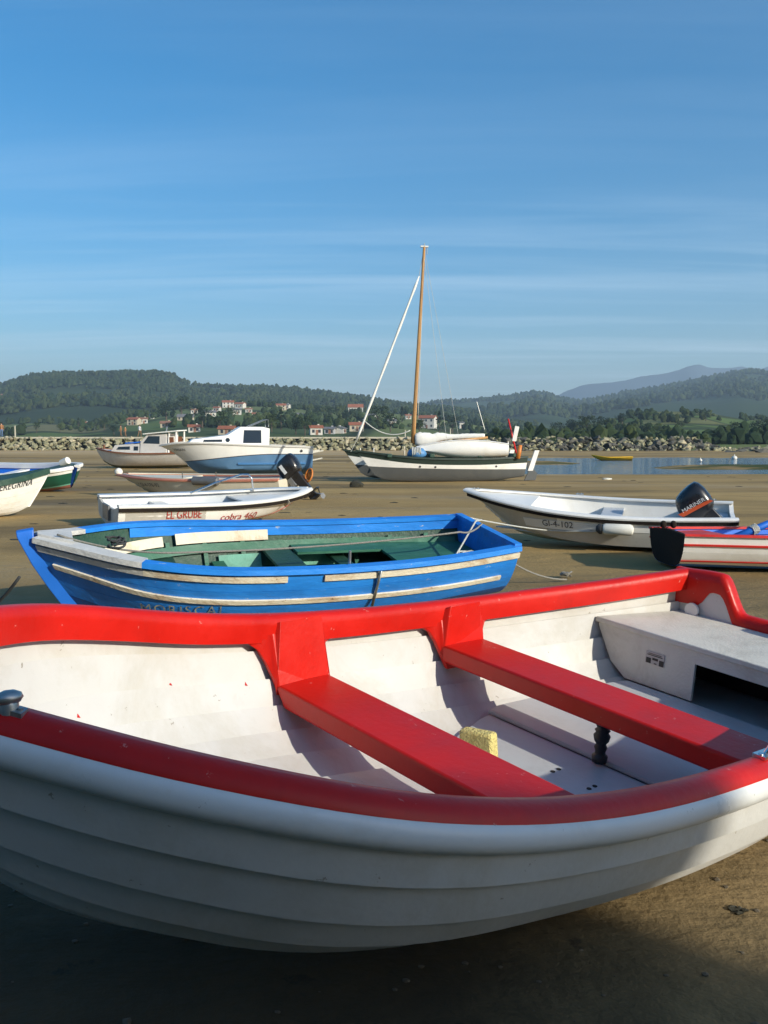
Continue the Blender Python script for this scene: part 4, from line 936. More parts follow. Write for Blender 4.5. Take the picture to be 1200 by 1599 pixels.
coil('rope_coil', 'dark rope coil on the bow deck of the blue boat', (2.93, .18, .655), .07, 4, bm_, 'rope_dark')
rope('stern_line', 'short pale line hanging over the stern of the blue boat', [W(bm_, .42, .25, .43), W(bm_, .05, -.12, .64), W(bm_, -.1, -.3, .60)], .008, 'rope_pale', .0)
p0 = W(bm_, 0, -.35, .55); p1 = G(885, 905, .02)
rope('ground_line', 'mooring line running from the blue stern down to the mud', [p0, p1], .008, 'rope_grey', .12)
coil('rope_coil', 'small heap of line on the mud behind the red gunwale', (G(885, 903).x, G(885, 903).y, .02), .06, 3, Matrix.Identity(4), 'rope_grey')
rope('bow_line', 'dark rope from the stem of the blue boat down to the left', [W(bm_, BL+.05, 0, .42), G(-70, 960, .02)], .011, 'rope_dark', .1)

# ---------------------------------------------------------------- outboard motors (local: z up, mounted at the origin, cowl above, +x is forward)
def outboard(mtx, label, s_=1., tilt=0., stripe=True, txt=None, name='outboard_motor'):
    e = thing(name, label, 'outboard motor', matrix=mtx @ Matrix.Rotation(tilt, 4, 'Y') @ Matrix.Diagonal((s_, s_, s_, 1)))
    rings = []
    for z, lx, ly, ox in ((.02, .26, .13, 0), (.06, .33, .165, 0), (.16, .37, .18, -.005), (.28, .37, .178, -.02), (.37, .33, .16, -.035), (.42, .26, .12, -.05), (.44, .12, .05, -.055)):
        rings.append([Vector((ox+lx*.62*math.copysign(abs(math.cos(a))**.6, math.cos(a)), ly*math.copysign(abs(math.sin(a))**.6, math.sin(a)), z)) for a in [2*math.pi*k/20 for k in range(20)]])
    cw = MB().sweep(rings).build('cowl', 'motor_black', e, auto=50)
    if stripe:
        for sg in (1, -1):
            MB().prism([(-.22, sg*.181, .10), (.19, sg*.184, .20), (.22, sg*.178, .27), (-.20, sg*.182, .145)], (0, sg*.004, 0)).build('stripe', 'label_orange', cw)
            if txt:
                cu = bpy.data.curves.new('t', 'FONT'); cu.body = txt; cu.size = .075; cu.align_x = 'CENTER'; cu.shear = .25
                to = bpy.data.objects.new('t', cu); COL.objects.link(to); bpy.context.view_layer.update()
                me = bpy.data.meshes.new_from_object(to.evaluated_get(bpy.context.evaluated_depsgraph_get())); bpy.data.objects.remove(to)
                for v in me.vertices:
                    x = v.co.x if sg < 0 else -v.co.x
                    v.co = Vector((x, sg*.188, .205+v.co.y+x*.22))
                me.materials.clear(); me.materials.append(M['label_white']); link(bpy.data.objects.new('lettering', me), cw)
    else:
        for sg in (1, -1): MB().box((.05, sg*.183, .22), (.07, .004, .2)).build('stripe', 'label_white', cw)
    MB().sweep([[Vector((x+ox, y, z)) for x, y in ((-lx, -ly), (lx, -ly), (lx, ly), (-lx, ly))] for z, lx, ly, ox in ((.03, .12, .09, -.02), (-.15, .09, .065, -.04), (-.45, .075, .035, -.05), (-.62, .10, .02, -.06))]).build('leg', 'motor_black', e, bevel=.01)
    MB().box((-.07, 0, -.46), (.34, .16, .02)).build('cavitation_plate', 'motor_black', e)
    MB().tube([(.12, 0, -.58), (.06, 0, -.58), (-.14, 0, -.58), (-.2, 0, -.58)], [.01, .045, .045, .02], 10).build('gearcase', 'motor_black', e, smooth=True)
    pr_ = MB()
    for k in range(3):
        a = k*2*math.pi/3; d = Vector((0, math.cos(a), math.sin(a))); n_ = Vector((.035, -math.sin(a)*.05, math.cos(a)*.05)); c_ = Vector((-.2, 0, -.58)); pr_.prism([c_+d*.02-n_*.3, c_+d*.06-n_, c_+d*.13-n_*.6, c_+d*.13+n_*.8, c_+d*.06+n_, c_+d*.02+n_*.3], (-.006, 0, 0))
    pr_.build('propeller', 'motor_grey', e)
    MB().box((.10, 0, -.06), (.10, .2, .22)).box((.17, .07, -.02), (.05, .03, .1)).box((.17, -.07, -.02), (.05, .03, .1)).build('clamp_bracket', 'motor_grey', e, bevel=.008)
    MB().tube([(.22, .03, .06), (.40, .05, .10), (.55, .06, .12)], [.02, .017, .019], 8).build('tiller', 'motor_black', e, smooth=True)
    return e

# ---------------------------------------------------------------- white skiff with the outboard
SKL = 3.3
SK = Hull(SKL, [(0, .58), (.2, .64), (.45, .67), (.65, .60), (.82, .40), (.93, .19), (1, .03)], [(0, .47), (.3, .45), (.6, .48), (.85, .56), (1, .63)], [(0, .0), (.5, 0), (.75, .05), (.9, .16), (1, .36)],
          chine=([(0, .86), (.5, .84), (.8, .62), (1, .3)], [(0, .26), (.5, .26), (.8, .34), (1, .45)]), rake=.42, rpow=1.1)
skd = Vector((-.95, .31, 0)).normalized(); skO = Vector((4.22, 10.75, .0))
skM = boat_matrix(skd, skO, heel=-R(6), trim=R(.8))
sk = thing('white_skiff', 'long white open skiff with black outboard on the mud', 'motorboat', matrix=skM)
SK.shell(sk, [(.45, 'cream_boat'), (1.0, 'taupe_shade')], .03, 40, 14, inner='white_boat')  # topsides toned taupe, putting the bow's shade into the hull colour
SK.transom(sk, 'white_boat', .05, top=[(-.56, .47), (-.3, .40), (.3, .40), (.56, .47)])
SK.rail(sk, [(-.075, .004), (-.075, .022), (-.02, .030), (.030, .024), (.042, .006), (.036, -.012), (-.005, -.012)], 'white_boat', 'gunwale')
SK.rail(sk, [(.002, -.055), (.002, -.0125), (.030, -.0125), (.026, -.055)], 'tarred', 'rubber_strip', u1=.985)
SK.strip(sk, lambda u: SK.v_at(u, spl(SK.S, u)-.16), lambda u: SK.v_at(u, spl(SK.S, u)-.058), 'white_boat', 'topside_band', u0=0, u1=.62, off=.004, thick=.006)  # aft band left white, clear of the painted shade
SK.floor(sk,   .1, 2.9, .17, 'inside_grey', 'floor_panel', .015, .03, 12)
mb = MB(); P = [Vector((x, SK.y_at(x, .36, .03), .36)) for x in (.06, .3, .62)]; mb.prism(P+[Vector((p.x, -p.y, p.z)) for p in P[::-1]], (0, 0, -.03)); mb.build('stern_bench', 'inside_grey', sk)
MB().prism([(.62, -.5, .19), (.62, .5, .19), (.62, .5, .33), (.62, -.5, .33)], (-.02, 0, 0)).build('bench_front', 'inside_grey', sk)
SK.thwart(sk, 1.45, .36, .26, .03, 'inside_grey', inset=.03)
MB().prism([(1.35, -.42, .19), (1.35, .42, .19), (1.35, .42, .33), (1.35, -.42, .33)], (.22, 0, 0)).build('seat_box', 'inside_grey', sk)
MB().box((2.0, .40, .34), (.5, .10, .05)).build('side_pocket', 'white_boat', sk, bevel=.015)
P = [Vector((x, SK.y_at(x, spl(SK.S, x/SKL)-.01, .03), spl(SK.S, x/SKL)-.002)) for x in (2.4, 2.65, 2.9, 3.12)]; mb = MB(); mb.prism(P+[Vector((p.x, -p.y, p.z)) for p in P[::-1]], (0, 0, -.02)); mb.build('fore_deck', 'white_boat', sk)
for x, y in ((3.16, 0), (1.9, -.66), (.25, -.60)):
    z = spl(SK.S, x/SKL)+.03; m_ = MB(); m_.box((x, y*.97, z+.012), (.10, .02, .012)); m_.tube([(x-.025, y*.97, z), (x-.025, y*.97, z+.03)], .007, 6); m_.tube([(x+.025, y*.97, z), (x+.025, y*.97, z+.03)], .007, 6); m_.build('cleat', 'chrome', sk)
SK.strip(sk, lambda u: SK.v_at(u, .275), lambda u: SK.v_at(u, .385), 'label_white', 'number_panel', u0=.50, u1=.76, off=.006, thick=.004, n=12, sides=(1,))
SK.text(sk, 'GI-4-102', .62, .345, .11, 'letter_dark', 1, name='registration', off=.012)
SK.text(sk, '7a GI-4', .085, .32, .07, 'letter_dark', 1, name='registration', off=.010)
outboard(skM @ Matrix.Translation((.34, .0, .41)), 'black outboard motor with orange stripe tilted on the white skiff', .92, R(46), True, 'MARINER')
fe = thing('boat_fender', 'white cylindrical fender hanging on the side of the skiff', 'fender', matrix=skM @ Matrix.Translation(SK.sf(.40, .84, 1, .08)) @ Matrix.Rotation(R(90), 4, 'Y'))
MB().tube([(0, 0, z) for z in (-.18, -.165, -.14, .14, .165, .18)], [.02, .055, .066, .066, .055, .02], 14).build('fender_body', 'fender_white', fe, auto=40)
MB().tube([(0, 0, z) for z in (.182, .21, .25)], [.062, .062, .03], 14).build('fender_cap', 'rope_dark', fe, auto=40)
rope('green_line', 'pale green line stretched low from the blue boat stern to the skiff', [W(bm_, -.02, -.40, .60), W(skM, *SK.sf(.66, .62, 1, .03)), W(skM, *SK.sf(.44, .78, 1, .05))], .008, 'rope_pale', .01)

# ---------------------------------------------------------------- red, white and blue boat at the right edge
RW = Hull(4.3, [(0, .52), (.25, .70), (.5, .76), (.75, .60), (.9, .30), (1, .03)], [(0, .38), (.4, .36), (.75, .45), (1, .66)], [(0, .04), (.4, 0), (.8, .03), (1, .20)], theta=((0, 76), (.5, 82), (.8, 60), (1, 30)), rake=.3, full=.42)
rwM = boat_matrix((math.cos(R(2)), math.sin(R(2))), (2.92, 9.22, .0), heel=R(-1.5), trim=0)
rw = thing('planked_boat', 'white planked boat with red rails and dark transom at the right edge', 'rowing boat', matrix=rwM)
for i in range(6):
    a, b = i/6+.003, (i+1)/6-.002
    RW.strip(rw, a, b, 'bright_blue' if i < 2 else 'white_boat', 'plank', off=0, thick=.02, n=30)
RW.shell(rw, [(.985, 'bright_blue')], .012, 26, 8, 'lining', off0=-.012)
RW.transom(rw, 'tarred', .04, top=[(-.5, .38), (0, .41), (.5, .38)])
RW.rail(rw, [(-.055, -.012), (-.055, .012), (.02, .012), (.024, -.012)], 'red_paint', 'gunwale')
RW.rail(rw, [(-.062, -.07), (-.060, -.02), (-.046, -.02), (-.050, -.07)], 'bright_blue', 'inwale', u1=.95)
RW.strip(rw, lambda u: RW.v_at(u, spl(RW.S, u)-.105), lambda u: RW.v_at(u, spl(RW.S, u)-.088), 'red_paint', 'rub_rail', off=.016, thick=.016)
RW.strip(rw, lambda u: RW.v_at(u, spl(RW.S, u)-.27), lambda u: RW.v_at(u, spl(RW.S, u)-.258), 'red_paint', 'waterline', off=.006, thick=.006)
RW.thwart(rw, 1.3, .27, .24, .03, 'bright_blue', inset=.04); RW.thwart(rw, 2.6, .30, .24, .03, 'bright_blue', inset=.04)
P = [Vector((x, RW.y_at(x, .33, .04), .35)) for x in (.05, .3, .6)]; mb = MB(); mb.prism(P+[Vector((p.x, -p.y, p.z)) for p in P[::-1]], (0, 0, -.02)); mb.build('stern_deck', 'red_paint', rw)
RW.floor(rw, .1, 3.6, .10, 'bright_blue', 'bottom_board', .02, .05, 8)
oa = thing('oar', 'blue painted oar lying over the rail of the red and white boat', 'oar', matrix=rwM @ Matrix.Translation((.62, -.50, .40)) @ Matrix.Rotation(R(18), 4, 'Z') @ Matrix.Rotation(R(-17), 4, 'Y'))
MB().tube([(-.15, 0, 0), (.4, 0, 0), (1.6, 0, 0)], [.036, .034, .03], 10).build('shaft', 'bright_blue', oa, smooth=True)
MB().prism([(1.55, -.03, 0), (1.7, -.08, 0), (2.2, -.09, 0), (2.2, .09, 0), (1.7, .08, 0), (1.55, .03, 0)], (0, 0, .018)).build('blade', 'bright_blue', oa, bevel=.006)
mb = MB(); mb.tube([(.05+.02*i/8, .046*math.cos(i*.8), .046*math.sin(i*.8)) for i in range(34)], .008, 6); mb.build('rope_binding', 'rope_pale', oa)
for px, py in ((1070, 826), (1083, 823)):
    p = AT(px, py, 9.55); b_ = MB(); b_.ico((0, 0, .0), .035, 2, .05, (1, 1, 1.25)); o = b_.build('rowlock_knob', 'tarred', None, smooth=True); o.matrix_world = rwM @ Matrix.Translation((.12+.11*(px-1070)/13, .43, .42)); tag(o, ('left' if px < 1075 else 'right')+' one of the two small black fittings by the dark transom', 'fitting', 'black fittings on the rail of the planked boat')

# ---------------------------------------------------------------- the white boat named on its bow, at the left edge
PE = Hull(4.4, [(0, .55), (.3, .74), (.55, .76), (.75, .60), (.88, .36), (.96, .14), (1, .03)], [(0, .56), (.4, .52), (.7, .58), (.88, .69), (1, .80)], [(0, .05), (.5, 0), (.8, .01), (.93, .06), (1, .16)], theta=((0, 72), (.5, 78), (.8, 58), (1, 26)), rake=.36, rpow=1.15, full=.7)
ped = Vector((.86, .51, 0)).normalized(); bowp = AT(76, 737, 16.0)
peM = boat_matrix(ped, Vector((bowp.x, bowp.y, 0))-ped*4.4, heel=R(2))
pe = thing('white_rowing_boat', 'white planked rowing boat with green rail and dark name on the bow', 'rowing boat', matrix=peM)
for i in range(7):
    PE.strip(pe, i/7+.003, (i+1)/7-.002, 'white_wood', 'plank', off=.004, off_top=0, thick=.02, n=30)
PE.shell(pe, [(.985, 'bright_blue')], .012, 26, 8, 'lining', off0=-.012)
PE.transom(pe, 'white_wood', .04, top=[(-.5, .6), (.5, .6)])
PE.rail(pe, [(-.07, -.02), (-.07, .04), (.022, .04), (.030, -.06), (.004, -.065)], 'rim_green', 'gunwale')
PE.rail(pe, [(-.07, -.07), (-.07, -.021), (-.055, -.021), (-.055, -.07)], 'white_wood', 'inwale', u1=.95)
P = [Vector((x, PE.y_at(x, .66, .03), spl(PE.S, x/4.4)+.03)) for x in (3.55, 3.8, 4.1, 4.32)]; mb = MB(); mb.prism(P+[Vector((p.x, -p.y, p.z)) for p in P[::-1]], (0, 0, -.03)); mb.build('fore_deck', 'rim_green', pe)
PE.thwart(pe, 3.1, .42, .25, .03, 'white_wood', inset=.04); PE.thwart(pe, 1.8, .42, .25, .03, 'white_wood', inset=.04)
MB().sweep([[q+Vector((-.03, -.02, 0)), q+Vector((-.03, .02, 0)), q+Vector((.03, .014, 0)), q+Vector((.03, -.014, 0))] for q in (PE.pt(1, v) for v in (0, .2, .4, .6, .8, .97))]).build('stem_post', 'white_wood', pe)
PE.text(pe, 'PEREGRINA', .862, .575, .17, 'letter_dark', -1, name='boat_name', off=.016, slope=.12, spacing=1.05, stretch=.74)
mo = MB(); mo.box((0, 0, .05), (.2, .16, .22)); mo.tube([(0, 0, .1), (.02, 0, .95)], .014, 6); o = mo.build('boat_hook_post', 'rope_dark', None, bevel=.02); o.matrix_world = peM @ Matrix.Translation((3.35, .1, .52)); tag(o, 'thin dark pole standing in a black block inside the white named boat', 'pole')

# ---------------------------------------------------------------- green hulled boat behind it
GB = Hull(5.0, [(0, .7), (.3, .85), (.6, .88), (.8, .80), (.92, .60), (.98, .36), (1, .10)], [(0, .60), (.5, .56), (.8, .60), (1, .66)], [(0, .02), (.6, 0), (.85, .02), (1, .10)], theta=((0, 60), (.5, 66), (.8, 56), (1, 44)), rake=.22, rpow=1.1, full=.7)
gbd = Vector((.93, -.36, 0)).normalized(); bowg = AT(122, 738, 23.5)
gbM = boat_matrix(gbd, Vector((bowg.x, bowg.y, 0))-gbd*5.0, heel=R(8))
gb = thing('green_hulled_boat', 'dark green boat with white rail and blue inside behind the white named boat', 'motorboat', matrix=gbM)
GB.shell(gb, [(.40, 'antifoul_red'), (.47, 'pale_green'), (.86, 'deep_green'), (1., 'white_boat')], .03, 34, 16, inner='bright_blue')
GB.transom(gb, 'deep_green', .05, top=[(-.68, .62), (.68, .62)])
GB.rail(gb, [(-.10, -.01), (-.10, .03), (.03, .035), (.045, .0), (.03, -.05), (.0, -.055)], 'white_boat', 'gunwale')
GB.rail(gb, [(-.11, -.10), (-.11, -.012), (-.09, -.012), (-.09, -.10)], 'white_boat', 'inwale', u1=.93)
P = [Vector((x, GB.y_at(x, .66, .03), spl(GB.S, x/5)+.02)) for x in (4.1, 4.4, 4.65, 4.85)]; mb = MB(); mb.prism(P+[Vector((p.x, -p.y, p.z)) for p in P[::-1]], (0, 0, -.03)); mb.build('fore_deck', 'rim_green', gb)
GB.thwart(gb, 2.6, .44, .3, .04, 'white_boat', inset=.04); GB.floor(gb, .1, 4.2, .2, 'bright_blue', 'floor_panel', .02, .05, 8)
o = MB().tube([(0, 0, z) for z in (-.16, -.12, .12, .16)], [.04, .10, .10, .04], 12).build('boat_fender', 'fender_white', None, auto=40); o.matrix_world = gbM @ Matrix.Translation((4.35, .38, .72)) @ Matrix.Rotation(R(70), 4, 'Y'); tag(o, 'round white fender lying on the bow of the green boat', 'fender')

# ---------------------------------------------------------------- cream motorboat with the number on its bow
CR = Hull(4.5, [(0, .72), (.3, .80), (.6, .78), (.8, .56), (.92, .28), (1, .04)], [(0, .50), (.4, .50), (.75, .54), (1, .60)], [(0, .03), (.6, .02), (.8, .08), (.92, .22), (1, .42)], chine=([(0, .86), (.5, .84), (.8, .6), (1, .3)], [(0, .30), (.5, .32), (.8, .38), (1, .4)]), rake=.55, rpow=1.1)
crd = Vector((-.96, .28, 0)).normalized(); bowc = AT(186, 742, 21.8)
crM = boat_matrix(crd, Vector((bowc.x, bowc.y, -.02))-crd*4.5, heel=-R(2), trim=R(-1))
crb = thing('cream_motorboat', 'cream motorboat with reddish rail and registration number on the bow', 'motorboat', matrix=crM)
CR.shell(crb, [(.45, 'cream_boat'), (1., 'cream_boat')], .03, 34, 12, inner='inside_grey')
CR.transom(crb, 'cream_boat', .05, top=[(-.7, .5), (.7, .5)])
CR.rail(crb, [(-.08, -.005), (-.08, .03), (.02, .035), (.04, .012), (.034, -.02), (0, -.02)], 'pink_rail', 'gunwale')
CR.rail(crb, [(-.09, .031), (-.09, .05), (-.03, .05), (-.03, .0355)], 'cream_boat', 'coaming', u1=.96)
P = [Vector((x, CR.y_at(x, .49, .03), spl(CR.S, x/4.5)+.015)) for x in (2.6, 3.2, 3.8, 4.3)]; mb = MB(); mb.prism(P+[Vector((p.x, -p.y, p.z)) for p in P[::-1]], (0, 0, -.03)); mb.build('fore_deck', 'cream_boat', crb)
CR.thwart(crb, 1.4, .38, .3, .04, 'cream_boat', inset=.04)
for x in (2.35, 1.5): MB().tube([(x, .74, .52), (x, .74, .70)], .012, 6).build('stanchion', 'chrome', crb)
CR.text(crb, 'ª GI-4-176-92', .755, .40, .125, 'letter_dark', 1, name='registration', off=.014, spacing=1.1)
o = MB().ico((0, 0, 0), .10, 2).build('ball_fender', 'fender_white', None, smooth=True); o.matrix_world = crM @ Matrix.Translation((4.48, 0, .67)); tag(o, 'pale ball fender on the bow tip of the cream motorboat', 'fender')
fd = MB().tube([(0, 0, z) for z in (-.34, -.30, .30, .34)], [.04, .10, .10, .04], 12).build('boat_fender', 'motor_grey', None, auto=40); fd.matrix_world = crM @ Matrix.Translation((1.72, .84, .50)) @ Matrix.Rotation(R(88), 4, 'Y'); tag(fd, 'grey fender hung along the rail of the cream motorboat', 'fender')
outboard(crM @ Matrix.Translation((-.15, .1, .54)), 'dark outboard motor tilted up on the stern of the cream motorboat', 1.15, R(38), False)
p = crM @ Vector((-.45, .0, .56)); rgm = MB(); rgm.tube([Vector((0, .10*math.cos(a), .15*math.sin(a))) for a in [2*math.pi*i/16 for i in range(17)]], .022, 6); rgm.ico((0.02, 0, 0), .11, 2, .05, (.3, .8, 1)); o = rgm.build('orange_float', 'orange_paint', None, smooth=True); o.location = p; o.rotation_euler = (0, .3, .9); tag(o, 'orange float stowed behind the tilted dark outboard', 'float')

# ---------------------------------------------------------------- white open boat with the red name
EG = Hull(4.7, [(0, .78), (.3, .84), (.6, .82), (.8, .64), (.92, .36), (1, .06)], [(0, .44), (.4, .43), (.7, .46), (.9, .52), (1, .56)], [(0, .0), (.6, 0), (.8, .06), (.92, .16), (1, .32)], chine=([(0, .88), (.5, .86), (.8, .6), (1, .3)], [(0, .30), (.5, .32), (.8, .36), (1, .4)]), rake=.55, rpow=1.1)
egd = Vector((.88, .47, 0)).normalized(); sterne = Vector((-4.16, 13.45, .02)); 
egM = boat_matrix(egd, sterne, heel=R(3)) @ Matrix.Diagonal((.70, 1, .88, 1))
eg = thing('white_motorboat', 'white open motorboat with red lettering and red bow stripe', 'motorboat', matrix=egM)
EG.shell(eg, [(.45, 'white_boat'), (1., 'white_boat')], .03, 34, 12, inner='inside_grey')
EG.transom(eg, 'taupe_shade', .05, top=[(-.76, .44), (-.4, .36), (.4, .36), (.76, .44)])
EG.rail(eg, [(-.14, .0), (-.14, .03), (.02, .04), (.05, .01), (.045, -.012), (0, -.012)], 'white_boat', 'gunwale')
EG.rail(eg, [(.0, -.075), (.0, -.0125), (.036, -.0125), (.030, -.075)], 'tarred', 'rubber_strip', u1=.985)
EG.strip(eg, lambda u: EG.v_at(u, spl(EG.S, u)-.36), lambda u: EG.v_at(u, spl(EG.S, u)-.08), 'taupe_shade', 'name_patch', u0=.03, u1=.385, off=.005, thick=.006, n=10, sides=(-1,))  # taupe stretch of the topside behind the name
EG.text(eg, 'EL GRUBE', .285, .29, .20, 'letter_red', -1, name='boat_name', off=.012, stretch=.86)
EG.text(eg, 'cobra 460', .55, .215, .17, 'letter_red', -1, name='model_name', off=.010, shear=.2, stretch=1.3)
EG.strip(eg, lambda u: EG.v_at(u, spl(EG.S, u)-.36+.16*sst(.7, 1, u)), lambda u: EG.v_at(u, spl(EG.S, u)-.32+.16*sst(.7, 1, u)), 'red_paint', 'bow_stripe', u0=.66, u1=.985, off=.004, thick=.006, n=16)
P = [Vector((x, EG.y_at(x, .5, .03), spl(EG.S, x/4.7)-.06)) for x in (3.0, 3.5, 4.1, 4.5)]; mb = MB(); mb.prism(P+[Vector((p.x, -p.y, p.z)) for p in P[::-1]], (0, 0, -.03)); mb.build('fore_deck', 'white_boat', eg)
EG.thwart(eg, 1.3, .32, .3, .04, 'white_boat', inset=.04); EG.floor(eg, .1, 3.2, .16, 'inside_grey', 'floor_panel', .02, .04, 8)
MB().tube([(2.1, .72, .45), (2.7, .70, .64), (3.3, .60, .80), (3.45, .56, .80), (3.52, .53, .73), (3.56, .52, .48)], .020, 8).build('hand_rail', 'chrome', eg, smooth=True)
MB().tube([(EG.sf(.80, .80, -1, .05)), EG.sf(.80, .98, -1, .06), EG.sf(.80, 1, -1, .03)+Vector((0, 0, .04))], .03, 8).build('side_fender', 'taupe_shade', eg, smooth=True)
MB().box((-.03, 0, .27), (.05, .42, .26)).build('motor_pad', 'motor_grey', eg, bevel=.01)

# ---------------------------------------------------------------- cabin cruiser, white over blue
CC = Hull(5.5, [(0, .92), (.3, 1.0), (.6, .98), (.78, .80), (.90, .50), (.97, .22), (1, .05)], [(0, 1.12), (.4, 1.19), (.7, 1.26), (.88, 1.26), (1, 1.16)], [(0, .08), (.5, .02), (.75, .08), (.9, .34), (1, .72)], chine=([(0, .80), (.5, .78), (.8, .5), (1, .25)], [(0, .24), (.5, .24), (.8, .34), (1, .4)]), rake=.85, rpow=1.0)
ccd = Vector((-.97, -.24, 0)).normalized(); bowb = AT(250, 703, 32.8)
ccM = boat_matrix(ccd, Vector((bowb.x, bowb.y, 0))-ccd*5.5, heel=-R(1), trim=R(0))
cc = thing('cabin_cruiser', 'white cabin cruiser with blue bottom and low wheelhouse on the flats', 'cabin boat', matrix=ccM)
def bl(u): return CC.v_at(u, .86-.30*sst(.25, 1., u)+.02*u)
CC.shell(cc, [(bl, 'boot_blue'), (1., 'white_boat')], .03, 40, 16, inner='white_boat')
CC.strip(cc, lambda u: bl(u)-.006, lambda u: bl(u)+.010, 'letter_dark', 'boot_line', off=.004, thick=.004)
CC.transom(cc, 'boot_blue', .06, top=[(-.9, 1.12), (.9, 1.12)])
CC.rail(cc, [(-.06, -.01), (-.06, .03), (.03, .03), (.04, -.025), (.004, -.03)], 'taupe_shade', 'gunwale')
CC.strip(cc, lambda u: CC.v_at(u, .50), lambda u: CC.v_at(u, .55), 'steel_blue', 'spray_rail', u0=.05, u1=.50, off=.05, thick=.06, n=12)
def deckpoly(H, x0, x1, dz, ins=.03, n=8):
    P = [Vector((lerp(x0, x1, i/n), H.y_at(lerp(x0, x1, i/n), spl(H.S, lerp(x0, x1, i/n)/H.L)-.03, ins), spl(H.S, lerp(x0, x1, i/n)/H.L)+dz)) for i in range(n+1)]
    return P+[Vector((p.x, -p.y, p.z)) for p in P[::-1]]
MB().prism(deckpoly(CC, 1.0, 5.25, .005), (0, 0, -.04)).build('deck', 'white_boat', cc)
def cabin(parent, prof, yb, yt, m, name='cabin', zb=None):
    """prof: side outline (x, z) points; sides lean in from yb at the foot to yt at the top"""
    z0 = min(z for x, z in prof); z1 = max(z for x, z in prof)
    yy = lambda z: lerp(yb, yt, (z-z0)/(z1-z0)); n = len(prof)
    V = [Vector((x, yy(z), z)) for x, z in prof]+[Vector((x, -yy(z), z)) for x, z in prof]
    return MB().add(V, [list(range(n)), list(range(n, 2*n))[::-1]]+[[i, n+i, n+(i+1) % n, (i+1) % n] for i in range(n)]).build(name, m, parent, bevel=.02), yy
cab, yc = cabin(cc, [(1.60, 1.15), (1.56, 1.80), (1.80, 1.86), (2.62, 1.86), (3.10, 1.56), (4.35, 1.40), (4.55, 1.24)], .74, .60, 'white_boat')
def side_pane(parent, pts, yy, m='glass_dark', off=.004, side=1, name='window'):
    return MB().prism([Vector((x, side*(yy(z)+off), z)) for x, z in pts], (0, -side*.012, 0)).build(name, m, parent)
for sd in (1, -1):
    side_pane(cab, [(1.88, 1.27), (1.88, 1.74), (2.50, 1.74), (2.55, 1.27)], yc, side=sd, off=.008)
    side_pane(cab, [(3.30, 1.31), (3.30, 1.40), (3.95, 1.39), (3.98, 1.31)], yc, side=sd, off=.008)
    side_pane(cab, [(3.10+.08*math.cos(a), 1.38+.08*math.sin(a)) for a in [2*math.pi*i/12 for i in range(12)]], yc, side=sd, off=.010, name='porthole')
MB().prism([(2.66, -.5, 1.78), (2.66, .5, 1.78), (3.02, .52, 1.585), (3.02, -.52, 1.585)], (.012, 0, .016)).build('windscreen', 'glass_dark', cab)
MB().tube([(2.30, .5, 1.87), (1.70, .5, 2.12), (1.60, .5, 2.12), (1.60, .5, 1.86)], .018, 6).tube([(2.30, -.5, 1.87), (1.70, -.5, 2.12), (1.60, -.5, 2.12), (1.60, -.5, 1.86)], .018, 6).tube([(1.65, -.5, 2.12), (1.65, .5, 2.12)], .018, 6).build('roof_rail', 'dull_metal', cc)
CC.text(cc, 'VANAIN', .90, 1.02, .13, 'letter_dark', 1, name='boat_name', off=.012)
for a_, b_ in (((-.02, .5, .9), (-.45, .55, .98)), ((-.02, .55, .62), (-.4, .6, .70)), ((-.02, -.3, .9), (-.45, -.3, .98))): MB().tube([a_, b_], .03, 8).build('stern_bracket', 'worn_white', cc)
MB().tube([CC.sf(.08, .9, 1, .0), CC.sf(.08, .9, 1, .02)], .05, 10).build('vent', 'letter_dark', cc)

# ---------------------------------------------------------------- the older grey cabin boat
GC = Hull(5.0, [(0, .78), (.3, .9), (.6, .88), (.8, .66), (.92, .36), (1, .05)], [(0, .80), (.4, .76), (.75, .82), (1, .98)], [(0, .05), (.6, 0), (.85, .04), (1, .3)], theta=((0, 62), (.5, 66), (.8, 50), (1, 28)), rake=.4)
gcd = Vector((-.985, .17, 0)).normalized(); bowd = AT(152, 706, 45)
gcM = boat_matrix(gcd, Vector((bowd.x, bowd.y, 0))-gcd*5.0, heel=-R(2))
gc = thing('old_cabin_boat', 'weathered grey boat with small wheelhouse left of the cabin cruiser', 'cabin boat', matrix=gcM)
GC.shell(gc, [(.42, 'algae_bottom'), (1., 'grey_hull')], .03, 34, 12, inner='grey_hull')
GC.transom(gc, 'grey_hull', .05, top=[(-.75, .8), (.75, .8)])
GC.rail(gc, [(-.06, -.01), (-.06, .035), (.03, .035), (.04, -.03), (.004, -.035)], 'brown_timber', 'gunwale')
MB().prism(deckpoly(GC, .6, 4.8, .0), (0, 0, -.04)).build('deck', 'grey_hull', gc)
c1, y1_ = cabin(gc, [(2.45, .74), (2.45, 1.22), (3.75, 1.16), (4.0, .80)], .62, .54, 'grey_hull', 'trunk_cabin')
c2, y2_ = cabin(gc, [(1.05, .74), (1.05, 1.70), (2.05, 1.70), (2.40, 1.30), (2.42, .74)], .64, .52, 'grey_hull', 'wheelhouse')
MB().box((1.35, 0, 1.78), (1.75, 1.3, .05), Matrix.Rotation(R(5), 4, 'Y')).build('wheelhouse_roof', 'white_boat', c2)
